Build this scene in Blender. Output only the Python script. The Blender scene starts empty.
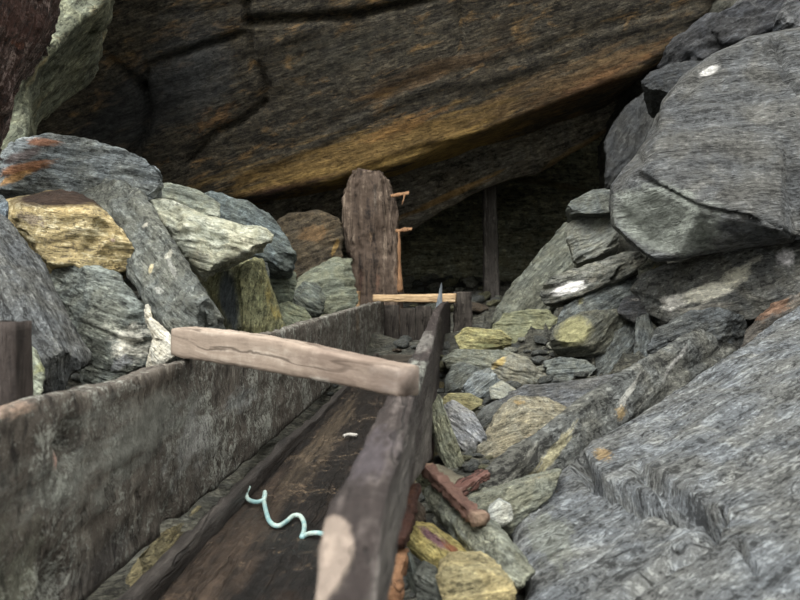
import bpy, bmesh, math, random
import numpy as np
from mathutils import Vector, Matrix, Euler
from mathutils.geometry import delaunay_2d_cdt

random.seed(7)
SC = bpy.context.scene
COL = SC.collection
CAMZ = 0.56
FPX, VX, VY = 800.0, 445.0, 282.0      # focal length in px, where the sluice direction (+Y) vanishes

def P(px, py, d):
    return Vector(((px - VX) * d / FPX, d, CAMZ - (py - VY) * d / FPX))

def lin(h):
    if not isinstance(h, str): return (*h[:3], 1)
    h = h.lstrip('#')
    c = [int(h[i:i+2], 16) / 255 for i in (0, 2, 4)]
    return tuple(x / 12.92 if x <= .04045 else ((x + .055) / 1.055) ** 2.4 for x in c) + (1,)

def dull(h, k=.72):
    c = lin(h); g = .25 * c[0] + .6 * c[1] + .15 * c[2]
    return tuple(g + (x - g) * k for x in c[:3]) + (1,)

def mul(c, k): return tuple(min(.9, x * k) for x in c[:3]) + (1,)

# ------------------------------------------------------------------ numpy noise
def _hash(ix, iy, iz, seed):
    h = (ix.astype(np.int64) * 374761393 + iy.astype(np.int64) * 668265263 + iz.astype(np.int64) * 1274126177 + seed * 974711) & 0xffffffff
    h = ((h ^ (h >> 13)) * 1274126177) & 0xffffffff
    h = ((h ^ (h >> 16)) * 2246822519) & 0xffffffff
    return ((h ^ (h >> 15)) & 0xffffff) / float(0xffffff)

def vnoise(p, seed=0):
    i = np.floor(p).astype(np.int64); f = p - i
    f = f * f * f * (f * (f * 6 - 15) + 10)
    x, y, z = i[:, 0], i[:, 1], i[:, 2]; fx, fy, fz = f[:, 0], f[:, 1], f[:, 2]
    r = 0
    for dx in (0, 1):
        wx = fx if dx else 1 - fx
        for dy in (0, 1):
            wy = fy if dy else 1 - fy
            for dz in (0, 1):
                wz = fz if dz else 1 - fz
                r = r + wx * wy * wz * _hash(x + dx, y + dy, z + dz, seed)
    return r * 2 - 1

def fbm(p, oct=4, seed=0, gain=.5):
    a, s, t = 1., 0., 0.
    q = np.array(p, dtype=float)
    for o in range(oct):
        s = s + a * vnoise(q, seed + o * 17); t += a
        a *= gain; q = q * 2.03 + 11.7
    return s / t

def hash1(i, seed): return _hash(i, i * 0 + 3, i * 0 + 5, seed)

def layers(s, seed, blend=.18):
    i = np.floor(s).astype(np.int64); f = s - i
    a, b = hash1(i, seed), hash1(i + 1, seed)
    t = np.clip((f - (1 - blend)) / blend, 0, 1); t = t * t * (3 - 2 * t)
    return a * (1 - t) + b * t

# ------------------------------------------------------------------ object helpers
def link(name, me, parent=None, loc=None):
    o = bpy.data.objects.new(name, me); COL.objects.link(o)
    if loc is not None: o.location = loc
    if parent: o.parent = parent
    return o

def tag(o, label=None, cat=None, group=None, kind=None):
    if label: o['label'] = label
    if cat: o['category'] = cat
    if group: o['group'] = group
    if kind: o['kind'] = kind
    return o

def mesh_from(verts, faces, smooth=True):
    me = bpy.data.meshes.new('m'); me.from_pydata([tuple(v) for v in verts], [], faces); me.update()
    if smooth: me.polygons.foreach_set('use_smooth', [True] * len(me.polygons))
    return me

def getco(me):
    a = np.empty(len(me.vertices) * 3); me.vertices.foreach_get('co', a); return a.reshape(-1, 3)

def getno(me):
    a = np.empty(len(me.vertices) * 3, dtype=np.float32); me.vertex_normals.foreach_get('vector', a); return a.reshape(-1, 3).astype(float)

def setco(me, a):
    me.vertices.foreach_set('co', a.ravel()); me.update()

def edges(me):
    e = np.empty(len(me.edges) * 2, dtype=np.int32); me.edges.foreach_get('vertices', e); return e.reshape(-1, 2)

def smooth(co, e, it=2, k=.5):
    n = len(co); cnt = np.zeros(n); np.add.at(cnt, e[:, 0], 1); np.add.at(cnt, e[:, 1], 1); cnt = np.maximum(cnt, 1)
    for _ in range(it):
        s = np.zeros_like(co); np.add.at(s, e[:, 0], co[e[:, 1]]); np.add.at(s, e[:, 1], co[e[:, 0]])
        co = co * (1 - k) + k * s / cnt[:, None]
    return co

def remeshed(me, voxel):
    o = bpy.data.objects.new('tmp', me); COL.objects.link(o)
    m = o.modifiers.new('r', 'REMESH'); m.mode = 'VOXEL'; m.voxel_size = voxel; m.use_smooth_shade = True
    dg = bpy.context.evaluated_depsgraph_get(); dg.update()
    r = bpy.data.meshes.new_from_object(o.evaluated_get(dg))
    bpy.data.objects.remove(o); bpy.data.meshes.remove(me)
    r.polygons.foreach_set('use_smooth', [True] * len(r.polygons))
    return r

# ------------------------------------------------------------------ materials
def _grp(name, ins, outs):
    g = bpy.data.node_groups.new(name, 'ShaderNodeTree')
    for n, t, dv in ins:
        s = g.interface.new_socket(n, in_out='INPUT', socket_type=t)
        if dv is not None: s.default_value = dv
    for n, t in outs: g.interface.new_socket(n, in_out='OUTPUT', socket_type=t)
    return g, g.nodes.new('NodeGroupInput'), g.nodes.new('NodeGroupOutput')

class NT:
    def __init__(s, tree): s.t = tree
    def n(s, typ, **kw):
        nd = s.t.nodes.new(typ)
        for k, v in kw.items(): setattr(nd, k, v)
        return nd
    def l(s, a, b): s.t.links.new(a, b)
    def val(s, sock, v):
        if hasattr(v, 'is_linked') or isinstance(v, bpy.types.NodeSocket): s.l(v, sock)
        else: sock.default_value = v
    def math(s, op, a, b=0., c=None, clamp=False):
        nd = s.n('ShaderNodeMath', operation=op, use_clamp=clamp)
        s.val(nd.inputs[0], a); s.val(nd.inputs[1], b)
        if c is not None: s.val(nd.inputs[2], c)
        return nd.outputs[0]
    def vmul(s, v, k):
        nd = s.n('ShaderNodeVectorMath', operation='MULTIPLY'); s.val(nd.inputs[0], v); s.val(nd.inputs[1], k); return nd.outputs[0]
    def vadd(s, v, k):
        nd = s.n('ShaderNodeVectorMath', operation='ADD'); s.val(nd.inputs[0], v); s.val(nd.inputs[1], k); return nd.outputs[0]
    def noise(s, v, scale, detail=6, rough=.55, dist=0.):
        nd = s.n('ShaderNodeTexNoise'); s.l(v, nd.inputs['Vector'])
        nd.inputs['Scale'].default_value = scale; nd.inputs['Detail'].default_value = detail
        nd.inputs['Roughness'].default_value = rough; nd.inputs['Distortion'].default_value = dist
        return nd.outputs['Fac']
    def ramp(s, f, a, b, smooth=True):
        nd = s.n('ShaderNodeMapRange', interpolation_type='SMOOTHSTEP' if smooth else 'LINEAR'); nd.clamp = True
        s.val(nd.inputs[0], f); s.val(nd.inputs[1], a); s.val(nd.inputs[2], b); return nd.outputs[0]
    def mix(s, f, a, b, mode='MIX'):
        nd = s.n('ShaderNodeMix', data_type='RGBA', blend_type=mode)
        s.val(nd.inputs[0], f); s.val(nd.inputs[6], a); s.val(nd.inputs[7], b); return nd.outputs[2]

def build_rock_group():
    g, I, O = _grp('RockCore', [('Rot', 'NodeSocketVector', None), ('Off', 'NodeSocketVector', None), ('Dark', 'NodeSocketColor', None), ('Mid', 'NodeSocketColor', None),
        ('Light', 'NodeSocketColor', None), ('Scale', 'NodeSocketFloat', 1.), ('Stain', 'NodeSocketColor', None), ('Stain2', 'NodeSocketColor', None),
        ('StainAmt', 'NodeSocketFloat', 0.), ('White', 'NodeSocketFloat', 0.), ('Streak', 'NodeSocketFloat', 1.), ('Bump', 'NodeSocketFloat', 1.), ('Fleck', 'NodeSocketFloat', 80.)],
        [('Color', 'NodeSocketColor'), ('Normal', 'NodeSocketVector'), ('Rough', 'NodeSocketFloat')])
    t = NT(g)
    tc = t.n('ShaderNodeTexCoord')
    mp = t.n('ShaderNodeMapping'); t.l(t.vadd(tc.outputs['Object'], I.outputs['Off']), mp.inputs[0]); t.l(I.outputs['Rot'], mp.inputs['Rotation'])
    sc = t.n('ShaderNodeVectorMath', operation='SCALE'); t.l(mp.outputs[0], sc.inputs[0]); t.l(I.outputs['Scale'], sc.inputs['Scale'])
    q = sc.outputs[0]
    # foliation coordinates are gently folded
    wv = t.n('ShaderNodeTexNoise'); t.l(q, wv.inputs['Vector']); wv.inputs['Scale'].default_value = 2.2; wv.inputs['Detail'].default_value = 2
    wo = t.vmul(t.vadd(wv.outputs['Color'], (-.5, -.5, -.5)), (.07, .07, .07)); qw = t.vadd(q, wo)
    broad = t.noise(t.vmul(qw, (1, 1, 2.6)), 4.0, 6, .6)
    band = t.noise(t.vmul(qw, (1, 1.3, 9)), 3.0, 8, .68)
    fine = t.noise(t.vmul(qw, (2.2, 3, 15)), 5.0, 7, .72)
    grain = t.noise(q, 62, 5, .75)
    blot = t.noise(q, 12, 7, .7, .5)
    ck = t.noise(t.vmul(qw, (1.2, 1.6, 5.5)), 2.6, 3, .55, .3)
    ckm = t.math('SUBTRACT', 1., t.ramp(t.math('ABSOLUTE', t.math('SUBTRACT', ck, .5)), .002, .016))
    ckm = t.math('MULTIPLY', ckm, t.ramp(blot, .40, .6))
    ck2 = t.noise(t.vmul(qw, (1, 1.5, 6)), 7.5, 4, .6, .2)
    ckm2 = t.math('MULTIPLY', t.math('SUBTRACT', 1., t.ramp(t.math('ABSOLUTE', t.math('SUBTRACT', ck2, .47)), .002, .02)), t.ramp(broad, .42, .58))
    ckm = t.math('MAXIMUM', ckm, t.math('MULTIPLY', ckm2, .75))
    fs = t.n('ShaderNodeVectorMath', operation='SCALE'); t.l(t.vmul(mp.outputs[0], (.6, .6, 1.5)), fs.inputs[0]); t.l(I.outputs['Fleck'], fs.inputs['Scale'])
    fleck = t.noise(fs.outputs[0], 1., 3, .6)
    cen = lambda x: t.math('SUBTRACT', x, .5)
    v = t.math('MULTIPLY_ADD', cen(band), 1.15, t.math('MULTIPLY', cen(broad), .55))
    v = t.math('MULTIPLY_ADD', cen(fine), t.math('MULTIPLY', I.outputs['Streak'], .75), v)
    v = t.math('MULTIPLY_ADD', cen(blot), .95, v)
    v = t.math('ADD', t.math('MULTIPLY_ADD', cen(fleck), .85, t.math('MULTIPLY_ADD', cen(grain), 1.0, v)), .5)
    c = t.mix(t.ramp(v, .26, .46), I.outputs['Dark'], I.outputs['Mid'])
    c = t.mix(t.ramp(v, .54, .80), c, I.outputs['Light'])
    c = t.mix(t.math('MULTIPLY', t.ramp(t.math('MULTIPLY_ADD', fine, .3, fleck), .80, .86), .55), c, t.mix(1., I.outputs['Light'], (1.35, 1.35, 1.3, 1), 'MULTIPLY'))
    c = t.mix(t.math('MULTIPLY', t.ramp(t.math('MULTIPLY_ADD', fine, .3, fleck), .53, .47), .5), c, t.mix(1., I.outputs['Dark'], (.6, .6, .6, 1), 'MULTIPLY'))
    tint = t.noise(q, 5.5, 5, .65, .6)
    c = t.mix(1., c, t.mix(t.ramp(tint, .36, .64), (.97, 1.0, 1.01, 1), (1.05, 1.02, .92, 1)), 'MULTIPLY')
    # iron staining, following the layers
    sn = t.math('ADD', t.math('MULTIPLY', t.noise(t.vmul(qw, (1, 1, 2.6)), 3.1, 7, .6, .5), .75), t.math('MULTIPLY', fine, .25))
    th = t.math('SUBTRACT', .74, t.math('MULTIPLY', I.outputs['StainAmt'], .42))
    sm = t.math('MULTIPLY', t.ramp(sn, th, t.math('ADD', th, .14)), t.math('MINIMUM', t.math('MULTIPLY', I.outputs['StainAmt'], 3.), .88))
    sc_ = t.mix(t.ramp(t.noise(q, 7, 4, .6), .38, .62), I.outputs['Stain'], I.outputs['Stain2'])
    sc_ = t.mix(.55, sc_, t.mix(1., sc_, t.mix(t.ramp(v, .3, .65), (.35, .35, .35, 1), (1.5, 1.5, 1.5, 1)), 'MULTIPLY'))
    c = t.mix(sm, c, sc_)
    # pale mineral flecks, also painted wet highlights on the rust-brown boulder
    wn = t.math('ADD', t.math('MULTIPLY', t.noise(q, 9, 8, .68, .8), .7), t.math('MULTIPLY', band, .3))
    wt = t.math('SUBTRACT', .76, t.math('MULTIPLY', I.outputs['White'], .4))
    wm = t.math('MULTIPLY', t.ramp(wn, wt, t.math('ADD', wt, .05)), t.math('MINIMUM', t.math('MULTIPLY', I.outputs['White'], 4.), .9))
    c = t.mix(wm, c, lin('#c9c7b8'))
    c = t.mix(t.math('MULTIPLY', ckm, .8), c, t.mix(1., c, (.16, .16, .16, 1), 'MULTIPLY'))
    t.l(c, O.inputs['Color'])
    h = t.math('MULTIPLY_ADD', fine, .55, t.math('MULTIPLY', band, .6))
    h = t.math('MULTIPLY_ADD', grain, .3, h); h = t.math('MULTIPLY_ADD', blot, .7, h); h = t.math('MULTIPLY_ADD', ckm, -.25, h); h = t.math('MULTIPLY_ADD', fleck, .12, h)
    b = t.n('ShaderNodeBump'); b.inputs['Distance'].default_value = .07; t.l(I.outputs['Bump'], b.inputs['Strength']); t.l(h, b.inputs['Height'])
    t.l(b.outputs[0], O.inputs['Normal'])
    t.l(t.math('SUBTRACT', .86, t.math('MULTIPLY', t.ramp(fine, .5, .7), .28)), O.inputs['Rough'])
    return g

def build_blob_group():
    g, I, O = _grp('Patch', [('Loc', 'NodeSocketVector', None), ('Rot', 'NodeSocketVector', None), ('Rad', 'NodeSocketVector', None), ('Noise', 'NodeSocketFloat', .8),
        ('Freq', 'NodeSocketFloat', 20.), ('Soft', 'NodeSocketFloat', .35)], [('Fac', 'NodeSocketFloat')])
    t = NT(g); tc = t.n('ShaderNodeTexCoord')
    mp = t.n('ShaderNodeMapping', vector_type='TEXTURE'); t.l(tc.outputs['Object'], mp.inputs[0])
    t.l(I.outputs['Loc'], mp.inputs['Location']); t.l(I.outputs['Rot'], mp.inputs['Rotation']); t.l(I.outputs['Rad'], mp.inputs['Scale'])
    ln = t.n('ShaderNodeVectorMath', operation='LENGTH'); t.l(mp.outputs[0], ln.inputs[0])
    nz = t.n('ShaderNodeTexNoise'); t.l(t.vadd(mp.outputs[0], I.outputs['Loc']), nz.inputs['Vector']); nz.inputs['Scale'].default_value = 2.6
    nz.inputs['Detail'].default_value = 8; nz.inputs['Roughness'].default_value = .7
    d = t.math('ADD', ln.outputs['Value'], t.math('MULTIPLY', t.math('SUBTRACT', nz.outputs['Fac'], .5), t.math('MULTIPLY', I.outputs['Noise'], 2.6)))
    t.l(t.math('SUBTRACT', 1., t.ramp(d, t.math('SUBTRACT', 1., I.outputs['Soft']), 1.)), O.inputs['Fac'])
    return g

ROCKG = build_rock_group(); BLOBG = build_blob_group()

def fol_normal(ang, tilt):
    a = math.radians(ang); return Vector((-math.sin(a), tilt, math.cos(a))).normalized()

def fol_euler(n):
    # rotation that takes the foliation normal to local +Z
    u = Vector((n.z, 0, -n.x)); u.normalize()
    v = n.cross(u)
    return Matrix((u, v, n)).to_euler()

def rock_mat(name, mid, n, origin, con=1., scale=1., stain='#8a5a2a', stain2='#a98a45', st=0., white=0., streak=1., bump=.6, blobs=(), dark=None, light=None, rough=0., spec=.3, seed=0, fleck=80., soft=.45):
    m = bpy.data.materials.new(name); m.use_nodes = True
    nt = m.node_tree; t = NT(nt); bs = nt.nodes['Principled BSDF']
    g = t.n('ShaderNodeGroup'); g.node_tree = ROCKG
    c = dull(mid, .8)
    g.inputs['Rot'].default_value = fol_euler(n)
    rr = random.Random(seed); g.inputs['Off'].default_value = [rr.uniform(-9, 9) for _ in range(3)]
    g.inputs['Mid'].default_value = c
    g.inputs['Dark'].default_value = dull(dark) if dark else mul(c, max(.1, 1 - .74 * con))
    g.inputs['Light'].default_value = dull(light) if light else mul(c, 1 + 1.25 * con)
    g.inputs['Scale'].default_value = scale; g.inputs['Stain'].default_value = dull(stain); g.inputs['Stain2'].default_value = dull(stain2)
    g.inputs['StainAmt'].default_value = st; g.inputs['White'].default_value = white; g.inputs['Streak'].default_value = streak; g.inputs['Bump'].default_value = bump
    g.inputs['Fleck'].default_value = fleck
    col = g.outputs['Color']
    for (cx, cy, d, rx, ry, ang, hexc, amt, nz) in blobs:
        b = t.n('ShaderNodeGroup'); b.node_tree = BLOBG
        w = P(cx, cy, d) - origin; k = d / FPX
        b.inputs['Loc'].default_value = w; b.inputs['Rot'].default_value = (0, -math.radians(ang), 0)
        b.inputs['Rad'].default_value = (rx * k, max(rx, ry) * k * 1.6 + .03, ry * k); b.inputs['Noise'].default_value = nz
        b.inputs['Freq'].default_value = 2.4 / (min(rx, ry) * k + 1e-4)
        bc = dull(hexc, .8)
        b.inputs['Soft'].default_value = soft
        f = t.math('MULTIPLY', b.outputs[0], amt)
        bw = t.n('ShaderNodeRGBToBW'); t.l(g.outputs['Color'], bw.inputs[0]); lum = t.math('MINIMUM', t.math('MULTIPLY', bw.outputs[0], .95 / max(c[1], .02)), 1.8)
        vc = t.n('ShaderNodeCombineColor'); [t.l(lum, vc.inputs[k]) for k in range(3)]
        shade = t.mix(.6, bc, t.mix(1., bc, vc.outputs[0], 'MULTIPLY'))
        col = t.mix(f, col, shade)
    t.l(col, bs.inputs['Base Color']); t.l(g.outputs['Normal'], bs.inputs['Normal'])
    t.l(t.math('ADD', g.outputs['Rough'], rough, clamp=True), bs.inputs['Roughness'])
    bs.inputs['Specular IOR Level'].default_value = spec
    return m

# ------------------------------------------------------------------ rock geometry
def depth_fn(depth, cy, lean):
    if isinstance(depth, (int, float)):
        # an upright plane leaning back by 'lean' (metres deeper per metre higher)
        def f(x, y):
            d = depth
            return d / max(.35, 1 - lean * (cy - y) / FPX)
        return f
    A = np.array([[p[0], p[1], 1] for p in depth], float); c = A[:, :2].mean(0); A[:, :2] -= c
    b = np.array([1 / p[2] for p in depth]); sol = np.linalg.lstsq(A * [1 / 100, 1 / 100, 1], b, rcond=.06)[0]
    def f(x, y):
        return 1 / max(.05, sol[0] * (x - c[0]) / 100 + sol[1] * (y - c[1]) / 100 + sol[2])
    return f

def seg_dist(px, py, pts):
    best = np.full(len(px), 1e9)
    for (ax, ay), (bx, by) in zip(pts[:-1], pts[1:]):
        dx, dy = bx - ax, by - ay; L = dx * dx + dy * dy + 1e-9
        t = np.clip(((px - ax) * dx + (py - ay) * dy) / L, 0, 1)
        best = np.minimum(best, np.hypot(px - ax - t * dx, py - ay - t * dy))
    return best

ROCKS = []
def rock(name, label, outline, depth, mid, ang=20, tilt=.35, thick=None, lean=.4, ridge=(), eb=None, inner=.94, res=96, lump=1., strat=1., step=None, cracks=(), cat='rock',
         kind=None, group=None, backscale=.85, down=.15, rnd=1, facets=7, chop=.11, grow=1.045, **mk):
    seed = len(ROCKS) * 13 + 5
    ol = [tuple(map(float, p)) for p in outline]
    a = sum(ol[i][0] * ol[(i + 1) % len(ol)][1] - ol[(i + 1) % len(ol)][0] * ol[i][1] for i in range(len(ol)))
    if a < 0: ol = ol[::-1]
    cx = sum(p[0] for p in ol) / len(ol); cy = sum(p[1] for p in ol) / len(ol)
    ol = [(cx + (x - cx) * grow, cy + (y - cy) * grow) for x, y in ol]
    F = depth_fn(depth, cy, lean); dc = F(cx, cy)
    w = max(p[0] for p in ol) - min(p[0] for p in ol); h = max(p[1] for p in ol) - min(p[1] for p in ol)
    size = math.sqrt(w * h) * dc / FPX; big = max(w, h) * dc / FPX; small = min(w, h) * dc / FPX
    if thick is None: thick = .62 * small
    if eb is None: eb = .14 * small
    n = len(ol)
    verts2 = []; vd = []
    for x, y in ol: verts2.append((x, y)); vd.append(F(x, y) + eb)
    for x, y in ol:
        X, Y = cx + (x - cx) * inner, cy + (y - cy) * inner
        verts2.append((X, Y)); vd.append(F(X, Y))
    for x, y, dd in ridge: verts2.append((x, y)); vd.append(F(x, y) - dd)
    res2 = delaunay_2d_cdt([Vector(v) for v in verts2], [(i, (i + 1) % n) for i in range(n)], [], 1, 1e-4)
    vout, tri, vorig = res2[0], res2[2], res2[3]
    V = []; back = []
    for k, v in enumerate(vout):
        o = vorig[k]
        d = vd[o[0]] if o else F(v.x, v.y)
        V.append(P(v.x, v.y, d))
        X, Y = cx + (v.x - cx) * backscale, cy + (v.y - cy) * backscale
        q = P(X, Y, F(X, Y) + eb); q.y += thick; q.x *= 1 + thick / max(dc, .5)
        q.z -= thick * down
        back.append(q)
    N = len(V)
    fs = [tuple(f) for f in tri] + [tuple(N + i for i in reversed(f)) for f in tri]
    # boundary walls
    inv = {}
    for k, o in enumerate(vorig):
        for q in o: inv[q] = k
    ring = [inv[i] for i in range(n)]
    for i in range(n):
        p, q = ring[i], ring[(i + 1) % n]
        if p != q: fs.append((p, q, N + q, N + p))
    me = mesh_from(V + back, fs)
    bm = bmesh.new(); bm.from_mesh(me); bmesh.ops.recalc_face_normals(bm, faces=bm.faces); bm.to_mesh(me); bm.free()
    ext = max((max(v[i] for v in V + back) - min(v[i] for v in V + back)) for i in range(3))
    me = remeshed(me, ext / res)
    co = smooth(getco(me), edges(me), rnd)
    frr = random.Random(seed)
    for k in range(facets):
        dv = np.array([frr.gauss(0, .75), -abs(frr.gauss(0, .6)) - .45, frr.gauss(.2, .75)]); dv /= np.linalg.norm(dv)
        pr = co @ dv; lim = np.percentile(pr, 99.6) - frr.uniform(.25, 1.) * chop * size
        co = co - np.maximum(0, pr - lim)[:, None] * dv * .93
    setco(me, co); no = getno(me)
    ca, sa = math.cos(math.radians(ang)) * 12, -math.sin(math.radians(ang)) * 12
    p0 = P(cx, cy, F(cx, cy)); L_ = (P(cx + ca, cy + sa, F(cx + ca, cy + sa)) - p0).normalized(); M_ = P(cx - sa, cy + ca, F(cx - sa, cy + ca)) - p0
    fn = L_.cross(M_).normalized(); fn = -fn if fn.y > 0 and abs(fn.y) > .05 or (abs(fn.y) <= .05 and fn.z < 0) else fn
    nv = L_.cross(fn).normalized(); nv = (nv if nv.z >= 0 else -nv) + fn * tilt; nv.normalize()
    nn = np.array(nv)
    u = np.array(Vector((nv.z, 0, -nv.x)).normalized()); vv = np.cross(nn, u)
    q = np.stack([co @ u, co @ vv, co @ nn], 1)
    S = size; st_ = step or max(.018, .09 * S)
    big_l = fbm(co / S * 2.2 + seed, 4, seed)
    wob = fbm(co / S * 1.3, 3, seed + 3)
    s = q[:, 2] / st_ + wob * 1.6 * S / (8 * st_)
    ledge = layers(s, seed, .13) - .5; ledge2 = layers(s * 3.1 + 7, seed + 1, .2) - .5
    fine = fbm(q / S * np.array([5., 5., 24.]), 4, seed + 9, .6)
    # blocky chips: nearest-layer offsets across a second joint set
    jn = (u * .8 + vv * .6); j = co @ jn / (S * .3) + wob
    chip = layers(j, seed + 21, .15) - .5
    cut = 1 - np.abs(no @ nn) * .6
    dsp = S * (lump * (.032 * big_l + .024 * chip) + strat * cut * (.04 * ledge + .022 * ledge2) + strat * .02 * fine + lump * .012 * fbm(co / S * 14, 3, seed + 40, .6))
    px = VX + co[:, 0] / co[:, 1] * FPX; py = VY - (co[:, 2] - CAMZ) / co[:, 1] * FPX
    for pts, wpx, dep in cracks:
        jit = fbm(co / S * 5, 2, 77) * wpx * .35
        dd = seg_dist(px + jit, py + jit * .6, pts)
        dsp = dsp - dep * np.clip(1.25 - dd / wpx * 1.25, 0, 1) * (no[:, 1] < .3)
    co = co + no * dsp[:, None]
    lo, hi = co.min(0), co.max(0)
    org = Vector(((lo[0] + hi[0]) / 2, (lo[1] + hi[1]) / 2, lo[2]))
    setco(me, co - np.array(org))
    o = link(name, me, loc=org)
    tag(o, None if kind == 'structure' else label, None if kind == 'structure' else cat, group, kind)
    if kind == 'structure': o['label'] = label
    mk.setdefault('scale', min(3.4, max(.6, .75 / S))); mk.setdefault('fleck', 190 / dc)
    me.materials.append(rock_mat(name, mid, nv, org, seed=seed, **mk))
    ROCKS.append(o)
    return o

# ================================================================== THE CAVE
rock('ceiling', 'huge brown layered rock slab overhanging the back of the sluice',
     [(30,160),(70,176),(110,188),(160,194),(245,199),(300,190),(350,180),(400,168),(470,140),(560,105),(640,72),(690,38),(722,-10),(790,-160),(600,-420),(200,-420),(40,-260),(20,-60)],
     [(245,199,7.6),(640,72,7.1),(400,-300,6.0),(60,150,7.3)], '#453f33', ang=19, tilt=.25, thick=1.2, eb=.06, inner=.975, res=170, lump=.32, strat=.16, step=.3, facets=0,
     cracks=[([(245,0),(250,60),(263,84),(262,104)], 7, .09), ([(248,22),(300,19),(353,16),(416,3),(470,-12)], 6, .10), ([(462,-10),(461,30),(460,52)], 5, .06),
             ([(142,88),(148,65),(190,50),(240,34)], 5, .08), ([(262,104),(240,122),(215,132),(190,160)], 5, .06), ([(142,88),(146,110),(140,140),(118,170)], 7, .10), ([(110,60),(142,88)], 7, .08)],
     kind='structure', grow=1., con=1.0, stain='#8a6420', stain2='#95702a', st=.5, scale=1.0, streak=1.7, bump=.9, spec=.3, soft=.65,
     blobs=[(370,152,7.4,210,26,16,'#98762c',.75,1.2),(420,150,7.3,140,8,17,'#b8933c',.9,1.1),(300,178,7.4,110,6,13,'#b08c3c',.85,1.),(330,187,7.4,150,4,14,'#5a3830',.8,.8),(540,128,6.8,150,5,23,'#5d3c30',.7,.9),(570,82,7,150,24,24,'#80643a',.7,1.3),(270,182,7,80,7,12,'#6b4038',.5,1.),(600,70,6.7,90,14,27,'#8a5c2c',.55,1.1),(400,120,7,60,10,20,'#a5742c',.55,1.3),
            (205,115,7,34,12,25,'#87602c',.6,1.3),(185,85,7,60,40,20,'#4a4d4c',.55,.8),(330,40,6.6,90,26,12,'#4c4a3e',.5,.8),(500,30,6.5,60,40,20,'#4a3d26',.5,.9),(292,112,7,4,3,0,'#d8d6cc',1.,.3),(420,60,6.6,120,14,18,'#6e5028',.5,1.2),(115,110,6.9,45,110,-60,'#2f3234',.85,.6),(190,60,6.9,60,50,20,'#45484a',.6,.8)])
rock('ceiling', 'dark lower rock ledge tucked behind the big overhanging slab',
     [(255,225),(280,240),(330,252),(385,243),(425,222),(440,209),(470,194),(500,183),(540,171),(600,135),(650,98),(700,60),(700,0),(560,30),(400,110),(260,140)],
     [(385,243,8.6),(640,100,8.2),(400,110,8.0)], '#6a6459', ang=20, tilt=.3, thick=1.2, eb=.06, inner=.96, down=-.3, res=110, lump=.5, strat=.4, step=.16, facets=0, kind='structure', grow=1., con=1., stain='#76531f', stain2='#8a6a30', st=.22, scale=.7, spec=.3,
     blobs=[(450,196,8.5,70,4,24,'#9a7430',.8,.9),(575,150,8.4,50,4,30,'#8f7136',.7,.9)])
rock('wall_back', 'dim greenish back wall of the cave', [(120,420),(120,100),(300,60),(560,40),(760,60),(800,420),(500,430)], [(200,300,9.4),(480,100,11.2),(700,300,11.2)], '#9a9a80', ang=3, tilt=.4, thick=.7, eb=.2,
     inner=.92, res=90, lump=.5, strat=.35, step=.3, facets=0, kind='structure', grow=1., con=.9, stain='#5d4a22', stain2='#5a5a30', st=.3, scale=.6,
     blobs=[(545,182,11,60,5,-8,'#7d6a3e',.6,.9),(560,235,11,60,4,0,'#66603f',.4,.9)])
rock('wall_left', 'green-grey rock outcrop with ochre stains at the upper left',
     [(-60,170),(6,168),(16,160),(24,137),(27,108),(30,76),(40,54),(60,42),(78,26),(100,14),(112,2),(116,-10),(124,-60),(60,-140),(-80,-140)],
     [(20,150,3.3),(100,10,4.1),(0,0,3.7)], '#686c5a', ang=42, tilt=.4, thick=1.0, inner=.86, res=90, lump=.8, strat=1., kind='structure', grow=1., con=.85, stain='#8f7a45', stain2='#a0905e', st=.45,
     cracks=[([(60,72),(80,48),(104,28)], 4, .03), ([(45,80),(70,60),(100,24)], 3, .02)],
     blobs=[(34,60,3,9,14,60,'#a8783a',.75,.9),(57,30,3,9,12,80,'#6f6c3c',.7,.7),(20,110,3,10,40,80,'#a98c45',.7,.9),(112,2,3.2,12,6,50,'#9a8238',.8,.8),(35,95,3,20,9,15,'#a09a72',.5,.8),(38,72,3,6,8,60,'#b0702c',.7,1.)])
rock('wall_right', 'dark bedrock rising above the right-hand boulders',
     [(690,100),(700,60),(730,20),(760,-30),(800,-120),(1100,-160),(1150,330),(900,330),(760,250)], [(720,80,4.9),(1000,100,4.6)], '#4a4c50', ang=35, thick=1.2, inner=.9, res=70, kind='structure', grow=1., con=.8, lump=.8)
rock('wall_right', 'dark side wall of the cave behind the boulders at the right', [(600,330),(598,170),(640,40),(700,-60),(900,-60),(900,350)], [(620,200,8.0),(880,200,5.6)], '#3c3d38', ang=20, thick=1.2, inner=.9, res=56, kind='structure', grow=1., con=.8)

def slab(name, x0, x1, y0, y1, z0, z1, amp, mid, label):
    bm = bmesh.new(); bmesh.ops.create_cube(bm, size=1)
    for v in bm.verts: v.co = Vector((x0 if v.co.x < 0 else x1, y0 if v.co.y < 0 else y1, z0 if v.co.z < 0 else z1))
    bmesh.ops.subdivide_edges(bm, edges=bm.edges, cuts=26, use_grid_fill=True)
    me = bpy.data.meshes.new('m'); bm.to_mesh(me); bm.free()
    co = getco(me); no = getno(me); co = co + no * (amp * fbm(co * .9, 5, 3))[:, None]
    org = np.array([(x0 + x1) / 2, (y0 + y1) / 2, z0]); setco(me, co - org); me.polygons.foreach_set('use_smooth', [True] * len(me.polygons))
    o = link(name, me, loc=org); tag(o, label, kind='structure')
    me.materials.append(rock_mat(name, mid, fol_normal(15, .3), Vector(org), scale=.6, con=.9)); return o
slab('ceiling', -6.5, 6.5, 6.6, 13.5, 3.9, 4.6, .12, '#5a574c', 'dark rock roof of the cave')
slab('ceiling', -6.5, -2.3, 3.9, 6.7, 3.3, 4.2, .12, '#45423a', 'unseen dark rock roof added to shade the left crevice')  # out of view, added to keep sky light off the crevice
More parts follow.
